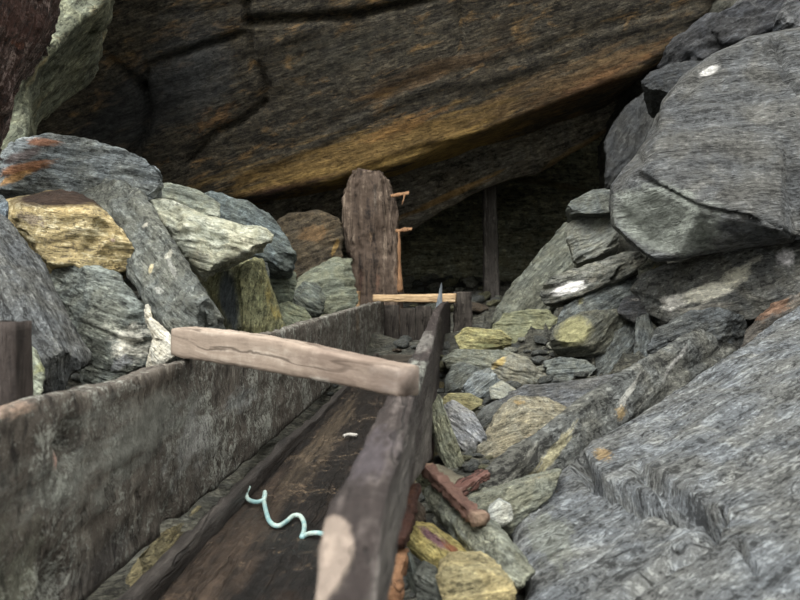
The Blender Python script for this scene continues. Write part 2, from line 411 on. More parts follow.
slab('wall_left', -6.8, -4.6, 5.2, 13.5, -.3, 4.6, .15, '#45423a', 'dark rock side of the cave behind the left pile')
slab('wall_right', 5.6, 7.2, 4.8, 13.5, -.3, 4.6, .15, '#45423a', 'dark rock side of the cave far right')
slab('wall_back', -6.5, 7.0, 12.3, 13.5, -.3, 4.6, .15, '#3a3a32', 'solid rock closing the back of the cave')

# ------------------------------------------------------------------ ground: one rubble-covered surface
CTRL = [(-.3,.2,-.03),(-.3,1,-.03),(-.3,2,-.03),(-.3,3.5,-.03),(-.3,5,-.03),(-.2,6.5,-.02),(-.1,7.2,.0),(-.55,1.5,-.03),(-.55,3,-.03),(-.45,5,-.03),
        (.06,1.0,.05),(.08,1.5,.07),(.1,2,.12),(.12,3,.15),(.2,4,.17),(.3,5,.2),(.3,6,.2),(.3,.6,.02),(.6,1.2,.03),(.5,2,.12),(.9,2.3,.22),(1.1,3.1,.3),(.8,3.6,.25),(.8,4.6,.3),(1.5,3.2,.45),(2.4,3.2,.6),(2.2,2,.3),(2.0,4.5,.7),
        (-.8,1.3,.0),(-.85,2,.05),(-.8,3,.08),(-.8,4,.1),(-.75,5,.15),(-.8,6,.2),(-1.4,2.0,.2),(-1.4,3.2,.4),(-1.2,4.2,.35),(-1.8,5.4,.5),(-2.4,2.6,.5),(-3.5,4,.9),
        (-.5,7.6,.1),(0,8,.2),(.4,8.4,.3),(0,9.2,.42),(.6,9.6,.5),(0,10.6,.62),(-1.5,8,.4),(1.8,7,.5),(2,9,.6),(0,-2,-.1),(-3,0,0),(3,0,0),(3,-2,0),(-3,-2,0),(5,4,1.),(-5,4,1.2),(-5,9,1.),(5,9,1.),(0,12.5,.7)]
def ground_z(x, y):
    c = np.array(CTRL); w = 1 / ((c[:, 0] - x) ** 2 + (c[:, 1] - y) ** 2 + .015) ** 1.8
    return float((w * c[:, 2]).sum() / w.sum())
def build_floor():
    xs = np.concatenate([np.linspace(-6, -1.8, 24), np.linspace(-1.7, 1.9, 150), np.linspace(2.0, 6, 24)])
    ys = np.concatenate([np.linspace(-4, .4, 20), .45 * (10.5 / .45) ** np.linspace(0, 1, 230), np.linspace(10.7, 13.2, 10)])
    X, Y = np.meshgrid(xs, ys); c = np.array(CTRL); Z = np.zeros_like(X); W = np.zeros_like(X)
    for a, b, z in CTRL:
        w = 1 / ((X - a) ** 2 + (Y - b) ** 2 + .015) ** 1.8; Z += w * z; W += w
    Z /= W
    p = np.stack([X.ravel(), Y.ravel(), Z.ravel()], 1)
    nz = .05 * fbm(p * 3.2, 4, 31)
    # angular chippings: faceted cells
    cells = np.zeros(len(p))
    for k, (sc, am) in enumerate(((9., .05), (21., .026))):
        g = p[:, :2] * sc; ci = np.floor(g).astype(np.int64); best = np.full(len(p), 9.); hv = np.zeros(len(p)); gx = np.zeros(len(p))
        for dx in (-1, 0, 1):
            for dy in (-1, 0, 1):
                cc = ci + np.array([dx, dy]); z0 = cc[:, 0] * 0
                jx = cc[:, 0] + _hash(cc[:, 0], cc[:, 1], z0, 40 + k); jy = cc[:, 1] + _hash(cc[:, 0], cc[:, 1], z0, 50 + k)
                ddx, ddy = g[:, 0] - jx, g[:, 1] - jy; d = np.hypot(ddx * 1.0, ddy * 1.0); m = d < best
                h = _hash(cc[:, 0], cc[:, 1], z0, 60 + k); tx = _hash(cc[:, 0], cc[:, 1], z0, 70 + k) - .5; ty = _hash(cc[:, 0], cc[:, 1], z0, 80 + k) - .5
                hv = np.where(m, h - .5 + tx * ddx * 1.6 + ty * ddy * 1.6, hv); best = np.minimum(best, d)
        cells += am * hv
    mask = np.clip((np.abs(p[:, 0] + .28) - .36) / .1, 0, 1)
    p[:, 2] += (nz + cells) * mask
    nx = len(xs); f = [(j * nx + i, j * nx + i + 1, (j + 1) * nx + i + 1, (j + 1) * nx + i) for j in range(len(ys) - 1) for i in range(nx - 1)]
    me = mesh_from(p, f, False)
    o = link('floor', me); tag(o, 'dark stony cave ground strewn with slate chippings', kind='structure')
    me.materials.append(rock_mat('floor', '#54544c', fol_normal(10, .3), Vector((0, 0, 0)), scale=1.4, con=1., st=.3, stain='#6e5a34', stain2='#77703f', bump=.9))
build_floor()

# ================================================================== LEFT PILE
G, GB, PALE = '#6d7270', '#636a6c', '#a5a795'
rock('boulder', 'large blue-grey boulder with an orange rusty left end on top of the left pile',
     [(-40,150),(0,155),(20,139),(48,135),(90,140),(125,149),(155,165),(165,178),(160,190),(148,194),(115,192),(85,200),(40,193),(0,190),(-40,192)], 2.95, '#70777a', ang=-8, thick=.45, lean=.55, ridge=[(110,166,.04),(60,160,.03)], con=.9, white=.08,
     blobs=[(24,167,2.95,34,8,12,'#a06634',.9,.5),(14,178,2.95,22,6,25,'#b5853e',.9,.5),(40,141,3.,22,6,-5,'#915a34',.85,.5),(18,153,2.95,26,9,20,'#4b3a36',.8,.5),(148,186,2.9,12,7,-20,'#a9b0b8',.6,.6)])
rock('boulder', 'yellow-ochre faced rock with dark brown top in the left pile',
     [(4,215),(2,196),(30,188),(62,189),(92,200),(112,220),(124,236),(133,252),(134,264),(118,271),(85,272),(74,264),(52,264),(40,254),(30,238),(12,228)], 2.42, '#b5a06a', ang=-6, thick=.36, lean=.25, ridge=[(60,212,.05),(95,214,.05)], strat=.6, con=.62, scale=1.6, streak=.8, light='#e0cf9c', dark='#7a6c4c',
     blobs=[(52,194,2.4,85,16,-1,'#35261b',1.,.25),(25,218,2.4,26,7,-10,'#6f6266',.55,1.2),(78,232,2.4,14,3,10,'#77705a',.5,1.),(110,240,2.4,3,3,0,'#d8b9a4',.8,.4),(128,262,2.4,10,6,-20,'#8b9068',.7,.8)])
rock('rock_slab', 'long grey slab leaning diagonally beside the yellow-ochre rock',
     [(84,192),(106,171),(122,176),(150,203),(172,236),(202,282),(232,330),(222,345),(185,336),(168,330),(146,302),(128,268),(112,238),(94,212)], [(105,180,2.75),(160,260,2.4),(220,335,2.12)], '#5f635f', ang=-52, thick=.26, eb=.05, con=.8, streak=1.1, inner=.86, lump=.6,
     ridge=[(140,215,.02),(190,300,.03)], blobs=[(143,225,2.5,6,3,30,'#c9c6b5',.8,.8),(161,219,2.5,5,3,-40,'#c9c6b5',.8,.8),(152,269,2.4,4,6,0,'#c2b58a',.9,.5),(155,290,2.3,8,4,-20,'#b8bab0',.7,.8),(125,186,2.6,16,3,40,'#b6b8a8',.7,.9),(168,254,2.4,6,5,60,'#bdbba8',.7,.9),(137,244,2.4,5,3,50,'#b9b7a5',.7,.9),(178,270,2.4,20,3,-50,'#a8aaa2',.6,1.)])
rock('boulder', 'dark grey ridged rock on the far left with steep diagonal streaks',
     [(-45,205),(-10,205),(8,222),(22,238),(44,268),(62,305),(76,332),(90,352),(88,364),(74,374),(66,392),(40,404),(0,412),(-45,410)], [(20,260,2.1),(60,350,1.95),(-20,330,1.85)], '#55585a', ang=-60, thick=.2, con=.9, streak=1.5, inner=.8, strat=1.3, ridge=[(40,310,.05),(65,350,.05)])
rock('rock', 'pale green-grey stone peeping above the left plank beside the upright post',
     [(2,340),(18,337),(34,350),(43,370),(42,390),(32,402),(20,410),(0,412)], 1.62, '#8d9484', ang=-45, thick=.16, con=.6, white=.12, blobs=[(38,368,1.6,7,16,-70,'#a2a562',.6,.7)])
rock('boulder', 'grey-green rock with cream crusted lower face below the ochre rock',
     [(44,276),(66,266),(98,268),(116,276),(134,294),(150,318),(153,340),(148,362),(128,376),(108,388),(84,394),(82,352),(66,312)], 2.3, '#656b66', ang=-20, thick=.3, con=.95, scale=1.6, ridge=[(105,320,.05),(85,300,.03)], lump=1.4,
     blobs=[(126,345,2.2,30,26,40,'#d6d4c4',.95,.75),(100,330,2.2,14,12,30,'#aeb0a0',.6,1.),(75,290,2.2,10,14,60,'#86814f',.6,1.),(112,366,2.2,20,10,40,'#8f9298',.6,.9)])
rock('rock', 'small crumbly cream-white stone wedged above the left plank near the wooden crossbar',
     [(144,305),(149,306),(152,318),(166,328),(176,342),(176,354),(160,364),(146,368),(150,350),(154,338),(146,320)], 2.12, '#c0bcae', ang=-50, thick=.1, con=.45, lump=1.6, scale=2.2, light='#e4e0d2')
rock('boulder', 'pale cream-green pointed rock in the middle of the left pile',
     [(146,196),(176,202),(205,216),(236,223),(260,225),(272,233),(268,242),(252,250),(232,259),(214,268),(204,278),(192,264),(172,234),(155,212)], 2.95, '#a6a996', ang=-18, thick=.24, lean=.5, con=.55, ridge=[(190,226,.07),(235,240,.04)], white=.1, lump=.9, inner=.9, chop=.025, eb=.05, light='#d0d0bc')
rock('rock', 'grey-green flat rock with a pale broken end behind the pale pointed rock',
     [(148,188),(160,183),(182,186),(206,195),(219,202),(218,216),(206,224),(176,214),(152,203)], 3.35, '#7c8276', ang=-15, thick=.3, lean=.5, con=.6, blobs=[(212,210,3.3,9,9,60,'#bfc4b0',.9,.6)])
rock('boulder', 'rounded dark blue-green rock sloping down behind the pale pointed rock',
     [(200,192),(222,193),(248,203),(270,217),(287,238),(296,256),(293,267),(280,271),(262,266),(246,258),(225,240),(208,215)], 3.7, '#555f60', ang=-28, thick=.4, lean=.5, con=.75, ridge=[(260,230,.06)], blobs=[(287,250,3.6,8,12,-60,'#8e9ca0',.6,.9),(284,243,3.6,3,5,-50,'#d6d8cf',.6,.9)])
rock('boulder', 'blocky rock with mossy yellow front corner and blue-grey left face',
     [(203,276),(224,264),(248,260),(262,261),(269,286),(278,312),(284,330),(270,345),(240,350),(228,332),(216,302)], 3.25, '#80805a', ang=78, tilt=.2, thick=.3, lean=.2, eb=.12, ridge=[(240,270,.1),(239,300,.12),(241,330,.12)], chop=.025, con=.8, strat=.7,
     blobs=[(221,300,3.1,16,48,14,'#5a646a',.95,.25),(262,300,3.05,9,40,14,'#a08f3e',.75,.9),(250,290,3.05,5,30,5,'#9aa06a',.6,.9)])
rock('rock', 'grey-green stone with flat front beside the blocky yellow-cornered rock',
     [(262,274),(280,268),(296,271),(296,284),(292,300),(280,306),(270,298)], 4.0, '#77806f', ang=-10, thick=.3, con=.6)
rock('rock', 'low olive stone just above the left plank, right of the blocky yellow-cornered rock',
     [(270,308),(288,302),(304,309),(314,322),(304,332),(284,336),(272,326)], 3.8, '#6f745d', ang=-25, thick=.28, con=.6)
rock('rock', 'dark rounded stone with chipped right side in front of the large olive rock',
     [(293,292),(304,282),(317,283),(326,296),(323,310),(312,320),(298,312)], 4.6, '#595f58', ang=-30, thick=.3, con=.7, ridge=[(310,298,.05)])
rock('boulder', 'large smooth olive-grey rock left of the tall wooden stump',
     [(290,296),(298,279),(318,266),(337,259),(351,256),(353,280),(358,300),(350,318),(322,320),(300,316)], 5.3, '#6b7060', ang=8, thick=.5, lean=.5, con=.5, ridge=[(330,280,.06)])
rock('rock', 'tiny pale stone on top of the dark blue-green rounded rock', [(236,204),(243,200),(252,204),(252,210),(242,212)], 4.3, '#7f826a', thick=.12, con=.5, res=36)
rock('rock', 'little blue-grey stone at the left edge under the rusty-ended boulder', [(-12,196),(2,194),(8,204),(8,218),(0,224),(-14,222)], 2.3, '#5c666e', ang=60, thick=.14, res=40)
rock('rock', 'dark stone under the pale pointed rock in the left pile', [(196,262),(214,266),(240,256),(266,262),(270,276),(240,282),(210,284)], 3.35, '#4a4f4d', ang=-10, thick=.3, res=46)
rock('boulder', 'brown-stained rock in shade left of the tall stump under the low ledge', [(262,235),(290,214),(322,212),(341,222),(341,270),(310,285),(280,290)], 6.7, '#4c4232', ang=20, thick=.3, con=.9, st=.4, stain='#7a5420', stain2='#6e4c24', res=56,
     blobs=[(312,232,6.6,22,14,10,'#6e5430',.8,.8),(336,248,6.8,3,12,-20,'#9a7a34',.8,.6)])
rock('rock', 'small reddish stone lodged in the dark crevice at upper left', [(65,82),(70,70),(79,66),(80,74),(72,87),(67,89)], 5.4, '#8a5340', thick=.12, res=36, con=.4)
rock('boulder', 'wet rust-brown crusted rock in the top left corner',
     [(-60,150),(-20,152),(0,146),(6,110),(12,72),(24,50),(34,34),(48,16),(58,-4),(50,-60),(-60,-60)], [(0,120,2.55),(40,10,2.6),(-40,60,2.3)], '#5a3a30', ang=70, thick=.3, con=1.1, lump=1.8, strat=1.4, scale=2., streak=.9, bump=1., rough=-.42, spec=.6, white=.12, light='#c0a4a0', dark='#1a100c', eb=.06, inner=.88,  # pinkish light tone and white flecks paint wet highlights into the colour
     blobs=[(10,20,2.5,40,24,20,'#6e463a',.7,.9),(14,42,2.5,6,5,0,'#8a4a22',.8,.7)])

# ================================================================== RIGHT SIDE
rock('boulder', 'huge angular grey boulder overhanging on the right with pale lower left face',
     [(611,206),(614,186),(640,152),(655,121),(662,102),(680,80),(712,55),(748,38),(800,29),(880,20),(960,60),(980,225),(880,236),(800,241),(770,246),(720,253),(680,259),(655,261),(636,249),(612,226)],
     [(640,200,2.85),(720,60,3.15),(800,235,2.75),(780,120,2.8)], '#5c5e60', ang=8, tilt=.3, thick=.9, eb=.12, inner=.975, res=150, lump=.4, strat=.25, step=.07, down=-.2, facets=0, grow=1.01, ridge=[(662,130,.10),(650,165,.16),(660,184,.2),(700,205,.2),(745,214,.2),(785,232,.16),(720,150,.12),(780,130,.1),(700,246,-.04),(645,240,-.05)],
     cracks=[([(640,176),(664,188),(700,208),(745,217),(775,224),(800,242)], 4, .03), ([(668,105),(690,85),(760,42)], 4, .012), ([(775,40),(785,75),(800,90)], 5, .03)], con=.75, streak=.8, scale=1.0, bump=.85,
     blobs=[(662,222,2.8,62,36,-20,'#a3aba0',.85,.5),(713,68,3.,16,5,28,'#dcdcd8',1.,.3),(770,110,2.8,22,14,30,'#85857f',.5,.8),(727,218,2.8,7,5,0,'#9aa09c',.7,.5)])
rock('boulder', 'enormous pale grey slab filling the lower right corner, split by a dark crack',
     [(480,680),(505,640),(532,588),(522,560),(514,532),(520,512),(548,488),(578,460),(592,444),(626,424),(690,386),(745,346),(800,306),(850,276),(900,300),(900,660)],
     [(520,555,1.25),(592,443,1.75),(800,306,2.5),(800,600,.86)], '#7f8489', ang=29, tilt=.35, thick=.24, eb=.05, inner=.93, res=230, lump=.3, strat=.4, step=.035, down=.6, facets=0,
     cracks=[([(578,460),(598,484),(640,503),(690,514),(720,518)], 10, .06), ([(716,517),(712,534),(692,550),(660,566),(630,590),(600,620)], 10, .03), ([(640,470),(690,505),(716,517)], 9, .03), ([(600,484),(625,500),(635,530)], 4, .01), ([(738,540),(752,565)], 5, .02), ([(560,600),(640,545)], 4, .012)],
     con=.95, streak=1.3, scale=1.25, bump=1., white=.2,
     blobs=[(603,455,1.65,10,5,10,'#c4a263',.8,.8),(575,498,1.5,9,4,-30,'#c4a263',.8,.8),(562,497,1.5,6,4,0,'#c2a468',.8,.8),(716,500,1.5,3,14,5,'#b58f3e',.9,.7),(668,454,1.7,10,3,0,'#bfa266',.7,.9),(780,555,1.2,7,5,0,'#b78f50',.8,.8),(760,520,1.3,30,22,35,'#a5a3ac',.45,.9),(540,520,1.3,26,60,30,'#9aa08e',.5,.8),(615,540,1.3,40,18,30,'#5d5d68',.45,1.),(690,580,1.2,50,14,30,'#5a5a64',.45,1.),(760,545,1.2,22,6,0,'#ae9560',.5,1.)])
rock('rock_slab', 'long striped grey slab running diagonally up to the right above the pale slab',
     [(446,512),(474,482),(500,458),(540,432),(588,396),(640,361),(690,333),(728,331),(748,345),(692,392),(630,430),(594,452),(556,486),(520,520),(486,534)],
     [(480,505,1.55),(590,425,2.05),(735,338,2.75)], '#525452', ang=35, tilt=.3, thick=.3, eb=.05, inner=.9, res=140, lump=.2, strat=.7, step=.025, con=1.05, streak=2., down=.6, facets=4, chop=.03,
     blobs=[(620,393,2.2,40,4,36,'#a2a29a',.7,1.),(680,362,2.4,40,3,33,'#9a9a96',.6,1.),(556,453,1.8,46,7,36,'#9c9468',.6,1.),(618,412,2.1,10,7,30,'#a5884a',.6,.9),(520,470,1.7,50,4,36,'#85857a',.6,1.)])
rock('rock', 'smooth olive-grey rock between the long striped slab and the green flat slab',
     [(452,512),(470,500),(505,490),(560,472),(548,494),(526,520),(516,540),(500,534),(474,524)], 1.42, '#74776a', ang=20, thick=.16, con=.7, st=.2, stain='#9a7a3c', ridge=[(510,505,.02)], blobs=[(545,484,1.4,22,4,15,'#a58a52',.7,.8)])
rock('rock', 'small pale lump of rock above the green flat slab', [(488,510),(499,501),(511,507),(513,520),(502,528),(491,522)], 1.34, '#a4a8a4', thick=.07, con=.5, res=40)
rock('rock_slab', 'flat green-grey slab sloping towards the bottom beside the pale corner slab',
     [(424,494),(431,487),(441,490),(462,508),(488,521),(506,538),(520,558),(536,580),(526,588),(510,585),(482,570),(456,546),(436,517)], [(432,495,1.42),(480,540,1.2),(525,582,1.06)], '#74786c', ang=-44, thick=.1, eb=.02, inner=.84, con=.75, lump=.8, scale=1.8, blobs=[(452,535,1.2,28,5,-44,'#868f8c',.6,.8),(505,560,1.1,22,6,-42,'#8e9488',.5,.9)])
rock('rock', 'tan lumpy stone at the bottom edge below the green flat slab', [(436,578),(450,568),(480,569),(500,577),(512,590),(516,618),(450,622),(442,596)], 1.03, '#988c62', ang=10, thick=.12, con=.7, scale=2.2, lump=1.5, st=.25, stain='#a08a4a', stain2='#7b6a50')
rock('rock', 'yellow rock with purple and rust patches low beside the sluice', [(405,538),(414,528),(432,530),(450,546),(468,562),(476,574),(458,574),(432,568),(412,554)], 1.17, '#a09250', ang=-30, thick=.1, con=.8, scale=2.2,
     blobs=[(432,544,1.15,24,6,-34,'#7a5560',.95,.6),(455,558,1.15,22,4,-40,'#8a4a2a',.9,.8),(420,531,1.15,14,4,-25,'#8f5a2a',.8,.8)])
rock('rock_slab', 'slim green stone leaning on the outside of the right plank', [(432,408),(438,396),(446,416),(459,448),(464,464),(448,466),(438,452),(432,432)], 1.92, '#7c7f6c', ang=-68, thick=.12, eb=.02, grow=1.11, con=.7, scale=2.)
rock('rock', 'grey rock speckled with white beside the slim green stone', [(442,410),(454,403),(472,414),(486,438),(485,452),(468,452),(452,436)], 2.12, '#84868a', ang=-40, thick=.17, grow=1.11, con=.8, white=.3, scale=2.2)
rock('boulder', 'broad tan-grey rock with orange tint in the middle of the right rubble',
     [(484,450),(488,434),(502,412),(516,399),(542,398),(560,406),(580,420),(566,440),(544,458),(505,468),(488,464)], 2.1, '#7d7866', ang=12, thick=.26, lean=.9, grow=1.11, con=.8, st=.3, stain='#9a7438', stain2='#8d8158', ridge=[(515,420,.03)], blobs=[(520,404,2.1,14,6,0,'#b0914c',.7,.8),(535,440,2.1,14,10,0,'#8a6a4a',.5,.9)])
rock('rock_slab', 'dark flat shelf of slate behind the broad tan-grey rock', [(500,400),(530,386),(580,382),(625,372),(610,392),(580,414),(555,410)], 2.5, '#55575a', ang=10, thick=.2, lean=1.2, grow=1.11, con=.8)
rock('rock', 'triangular grey rock with yellow edges in the right rubble', [(488,374),(496,362),(512,355),(526,359),(538,372),(552,380),(550,390),(525,394),(498,388)], 3.0, '#77766a', ang=-12, thick=.24, lean=.5, grow=1.11, con=.7, ridge=[(518,366,.05)], blobs=[(499,364,3,12,4,40,'#b39a48',.8,.7),(545,382,3,10,5,-20,'#b09a4a',.8,.7)])
rock('rock', 'bright yellow-green stone beside the far end of the sluice', [(456,336),(468,328),(486,330),(500,330),(509,339),(508,350),(484,354),(462,348)], 4.3, '#8e8958', ang=-10, thick=.3, lean=.5, grow=1.11, con=.7, ridge=[(484,338,.05)], blobs=[(504,342,4.2,6,9,0,'#5b5e5c',.8,.6),(486,347,4.2,14,4,0,'#7a8255',.6,.8)])
rock('boulder', 'large flat olive rock behind the bright yellow-green stone', [(490,336),(506,316),(528,311),(545,312),(558,322),(564,342),(548,356),(514,356)], 4.5, '#74775c', ang=5, thick=.25, lean=.7, grow=1.11, con=.55, scale=1.2)
rock('rock', 'grey flat stone in front of the bright yellow-green stone', [(444,358),(458,350),(480,350),(506,351),(516,357),(500,368),(468,372),(450,368)], 3.65, '#6f7266', ang=-5, thick=.24, lean=.9, grow=1.11, con=.7)
rock('rock', 'dark slate block against the sluice in front of the grey flat stone', [(446,380),(453,366),(462,363),(480,370),(474,384),(458,398),(447,396)], 3.0, '#585c58', ang=30, thick=.24, lean=.6, grow=1.11, con=.7)
rock('rock', 'bluish grey split stone left of the triangular rock', [(462,390),(474,374),(488,369),(500,382),(494,394),(474,398)], 2.75, '#737a7c', ang=40, thick=.17, lean=.6, grow=1.11, con=.7, ridge=[(480,384,.03)])
rock('rock', 'small pale wedge of stone below the triangular rock', [(490,388),(502,381),(516,390),(512,398),(492,399)], 2.65, '#8a8c82', ang=-15, thick=.12, lean=.6, grow=1.11, con=.5, res=44)
rock('rock', 'narrow dark grey stone like a short bar beside the broad tan-grey rock', [(474,420),(484,408),(496,401),(504,405),(496,416),(482,428)], 2.3, '#54585a', ang=38, thick=.1, grow=1.11, con=.6, res=46)
rock('rock', 'yellow-topped flat stone above the white-speckled rock', [(440,402),(450,394),(468,394),(482,401),(474,411),(452,411)], 2.4, '#807a52', ang=-5, thick=.14, lean=.9, grow=1.11, con=.7, st=.3, stain='#a9892f', stain2='#a39a4e', res=46)
rock('rock', 'dark slab edge beneath the triangular rock', [(510,392),(540,388),(556,390),(548,402),(524,404)], 2.6, '#4c4f50', ang=5, thick=.16, lean=.9, grow=1.11, con=.7, res=46)
rock('rock', 'yellow-green faced boulder with dark right side at the foot of the right wall', [(551,340),(557,328),(572,316),(590,311),(614,311),(634,317),(628,334),(604,352),(574,356),(556,352)], 3.1, '#5b5c52', ang=32, thick=.4, lean=.2, con=.8, ridge=[(594,318,.08),(580,345,.07)], blobs=[(574,332,3.05,23,17,35,'#8f8c5c',.9,.4)])
rock('rock', 'wavy blue-grey stone beside the triangular rock', [(545,362),(560,358),(585,360),(596,368),(586,380),(566,384),(550,378)], 3.0, '#646a68', ang=10, thick=.22, lean=.6, con=.8, strat=1.8)
rock('rock_slab', 'dark steeply layered slab below the yellow-green faced boulder', [(574,386),(588,366),(612,336),(634,318),(644,330),(640,356),(624,376),(596,390)], 3.05, '#4e5353', ang=52, thick=.35, con=.9, strat=1.7, streak=1.3)
rock('rock_slab', 'narrow upright slate with a white streak beside the steeply layered slab', [(632,376),(634,344),(636,318),(648,314),(656,338),(652,366),(640,380)], 2.98, '#565b5b', ang=78, thick=.3, con=.8, strat=1.4, blobs=[(632,352,2.95,3,14,4,'#aeb2b4',.8,.5)])
rock('rock_slab', 'flat rock with a bright white mineral patch on its front edge', [(540,290),(548,279),(568,270),(592,261),(626,250),(645,255),(636,270),(610,283),(582,294),(556,301),(544,300)], 3.5, '#65665f', ang=22, thick=.35, lean=.3, con=.9, strat=1.3, ridge=[(590,272,.04)],
     blobs=[(570,289,3.45,24,7.5,17,'#fbfaf6',1.,.6),(594,280,3.45,7,4,15,'#cfcab8',.9,.6)])
rock('boulder', 'dark smooth leaning rock right of the cave passage', [(490,330),(500,306),(518,278),(540,254),(560,232),(580,216),(606,212),(616,235),(612,262),(585,280),(556,300),(548,318),(522,328)], 5.0, '#55584f', ang=48, thick=.45, lean=.6, con=.7, ridge=[(560,260,.1)], scale=.9,
     blobs=[(558,262,4.7,16,6,60,'#a08a4c',.75,.8),(535,280,4.7,30,6,55,'#3f4548',.7,.8)])
rock('rock', 'smooth grey block resting on the dark leaning rock', [(567,226),(580,215),(603,211),(616,222),(618,246),(596,256),(576,262),(569,244)], 4.15, '#7c7f78', ang=30, thick=.35, con=.45, blobs=[(600,222,4.1,5,12,-30,'#98a294',.7,.6),(576,246,4.1,4,3,30,'#4a4e52',.8,.4)])
rock('rock_slab', 'small grey wedge of slate perched on the smooth grey block', [(564,207),(572,199),(586,192),(604,187),(620,192),(620,211),(594,214),(572,213)], 4.1, '#5d625f', ang=12, thick=.35, con=.7)
rock('rock', 'blue-grey layered rock under the white-patched flat rock', [(556,326),(566,306),(590,291),(616,279),(644,279),(650,298),(626,314),(598,322),(574,334)], 3.5, '#626868', ang=28, thick=.32, lean=.4, con=.8, blobs=[(584,300,3.45,4,9,-30,'#a69c4a',.8,.5)])
rock('rock', 'dark stone with a white spot beside the quartz ledge', [(616,312),(626,298),(646,292),(658,302),(654,316),(634,322)], 3.1, '#46474a', ang=5, thick=.24, con=.9, blobs=[(640,299,3.05,9,4,10,'#c4bfb6',.85,.8)])
rock('boulder', 'long dark ledge with a white quartz band under the huge angular boulder',
     [(634,292),(646,272),(690,258),(750,247),(810,238),(880,230),(900,320),(810,320),(760,322),(720,332),(690,328),(664,330),(648,312)], [(650,300,3.0),(800,280,2.75)], '#5b5c5a', ang=12, tilt=.3, thick=.6, lean=.3, eb=.1, res=96, lump=1.1, strat=1.2, con=.95, inner=.88,
     blobs=[(676,303,2.9,20,12,10,'#fbf8ee',1.,.35),(706,293,2.9,30,10,18,'#e0ddca',1.,.4),(742,277,2.8,24,11,35,'#d2cfba',1.,.5),(793,256,2.75,15,17,0,'#d0ced0',1.,.45),(760,260,2.8,14,6,30,'#b4b2a4',.7,.9),(705,308,2.9,34,4,10,'#a9a69a',.7,1.)])
rock('boulder', 'dark crinkled rock below the white quartz band', [(650,352),(660,328),(690,312),(722,308),(748,318),(746,340),(712,348),(680,350),(654,366)], 2.72, '#4d5153', ang=20, thick=.15, con=.9, strat=1.5, lump=1.4)
rock('boulder', 'rust-topped dark rock at the right edge above the pale corner slab', [(742,348),(748,324),(772,304),(800,292),(850,280),(860,320),(810,332),(770,350)], 2.66, '#5a5652', ang=25, thick=.18, con=.9, blobs=[(775,311,2.63,32,9,22,'#7a5a42',.85,.8)])
rock('rock', 'small shadowed stone with a yellow edge under the huge angular boulder', [(638,270),(648,260),(664,258),(670,270),(660,282),(644,282)], 3.25, '#55564c', thick=.2, res=40, blobs=[(659,270,3.2,5,10,0,'#99883f',.8,.6)])
rock('rock_slab', 'dark slab slanting across the top right above the huge angular boulder', [(660,58),(680,36),(708,16),(745,-4),(800,-40),(860,-30),(800,20),(768,32),(725,48),(704,64),(676,68)], 4.1, '#33353a', ang=32, thick=.5, con=.8, streak=1.3)
rock('rock_slab', 'darker block under the slanting slab at top right', [(642,78),(652,68),(682,60),(712,56),(704,74),(676,96),(650,88)], 3.9, '#36393d', ang=15, thick=.45, con=.7)
rock('rock_slab', 'tall dim grey slab standing behind the huge angular boulder', [(606,142),(624,112),(646,90),(672,86),(672,110),(656,150),(630,190),(612,196),(607,188)], 5.4, '#303234', ang=60, thick=.5, con=.6)
rock('rock', 'dark grey rock in the top right corner above the huge angular boulder', [(772,34),(778,12),(792,-8),(850,-30),(890,60),(830,52),(796,34)], 3.9, '#4d5056', ang=40, thick=.4, con=.9, blobs=[(792,12,3.85,5,3,0,'#c8c8c8',.8,.7)])
rock('rock_slab', 'brown flat stone seen through the gap under the left plank', [(112,590),(124,566),(160,534),(200,506),(222,496),(222,516),(192,545),(150,596)], [(130,580,1.5),(210,505,1.98)], '#706748', ang=40, thick=.08, eb=.01, con=.7, scale=2., down=.6)

rock('rock', 'thin grey shard standing at the bottom edge between the right plank and the yellow rock', [(402,548),(409,553),(416,572),(421,592),(414,600),(406,582)], 1.12, '#5f6662', ang=-70, thick=.05, con=.7, scale=2., res=60)
rock('rock', 'dark grey chunk at the bottom edge left of the tan lumpy stone', [(414,576),(424,566),(436,572),(446,588),(446,612),(420,612)], 1.1, '#555a58', ang=-20, thick=.08, con=.8, scale=2., res=60)
rock('rock', 'greenish stone under the rusty wood piece beside the right plank', [(416,478),(430,468),(452,474),(470,490),(462,504),(444,502),(424,494)], 1.62, '#676a56', ang=-25, thick=.1, con=.8, scale=2., res=60, st=.25, stain='#94602c', stain2='#8a7a3a')
rock('rock', 'dark brown stone in shadow against the foot of the right plank', [(404,506),(414,498),(424,508),(428,528),(416,538),(404,530)], 1.3, '#4a4036', ang=-60, thick=.06, con=.9, scale=2., res=60, st=.35, stain='#8a4e26', stain2='#6a3a20')

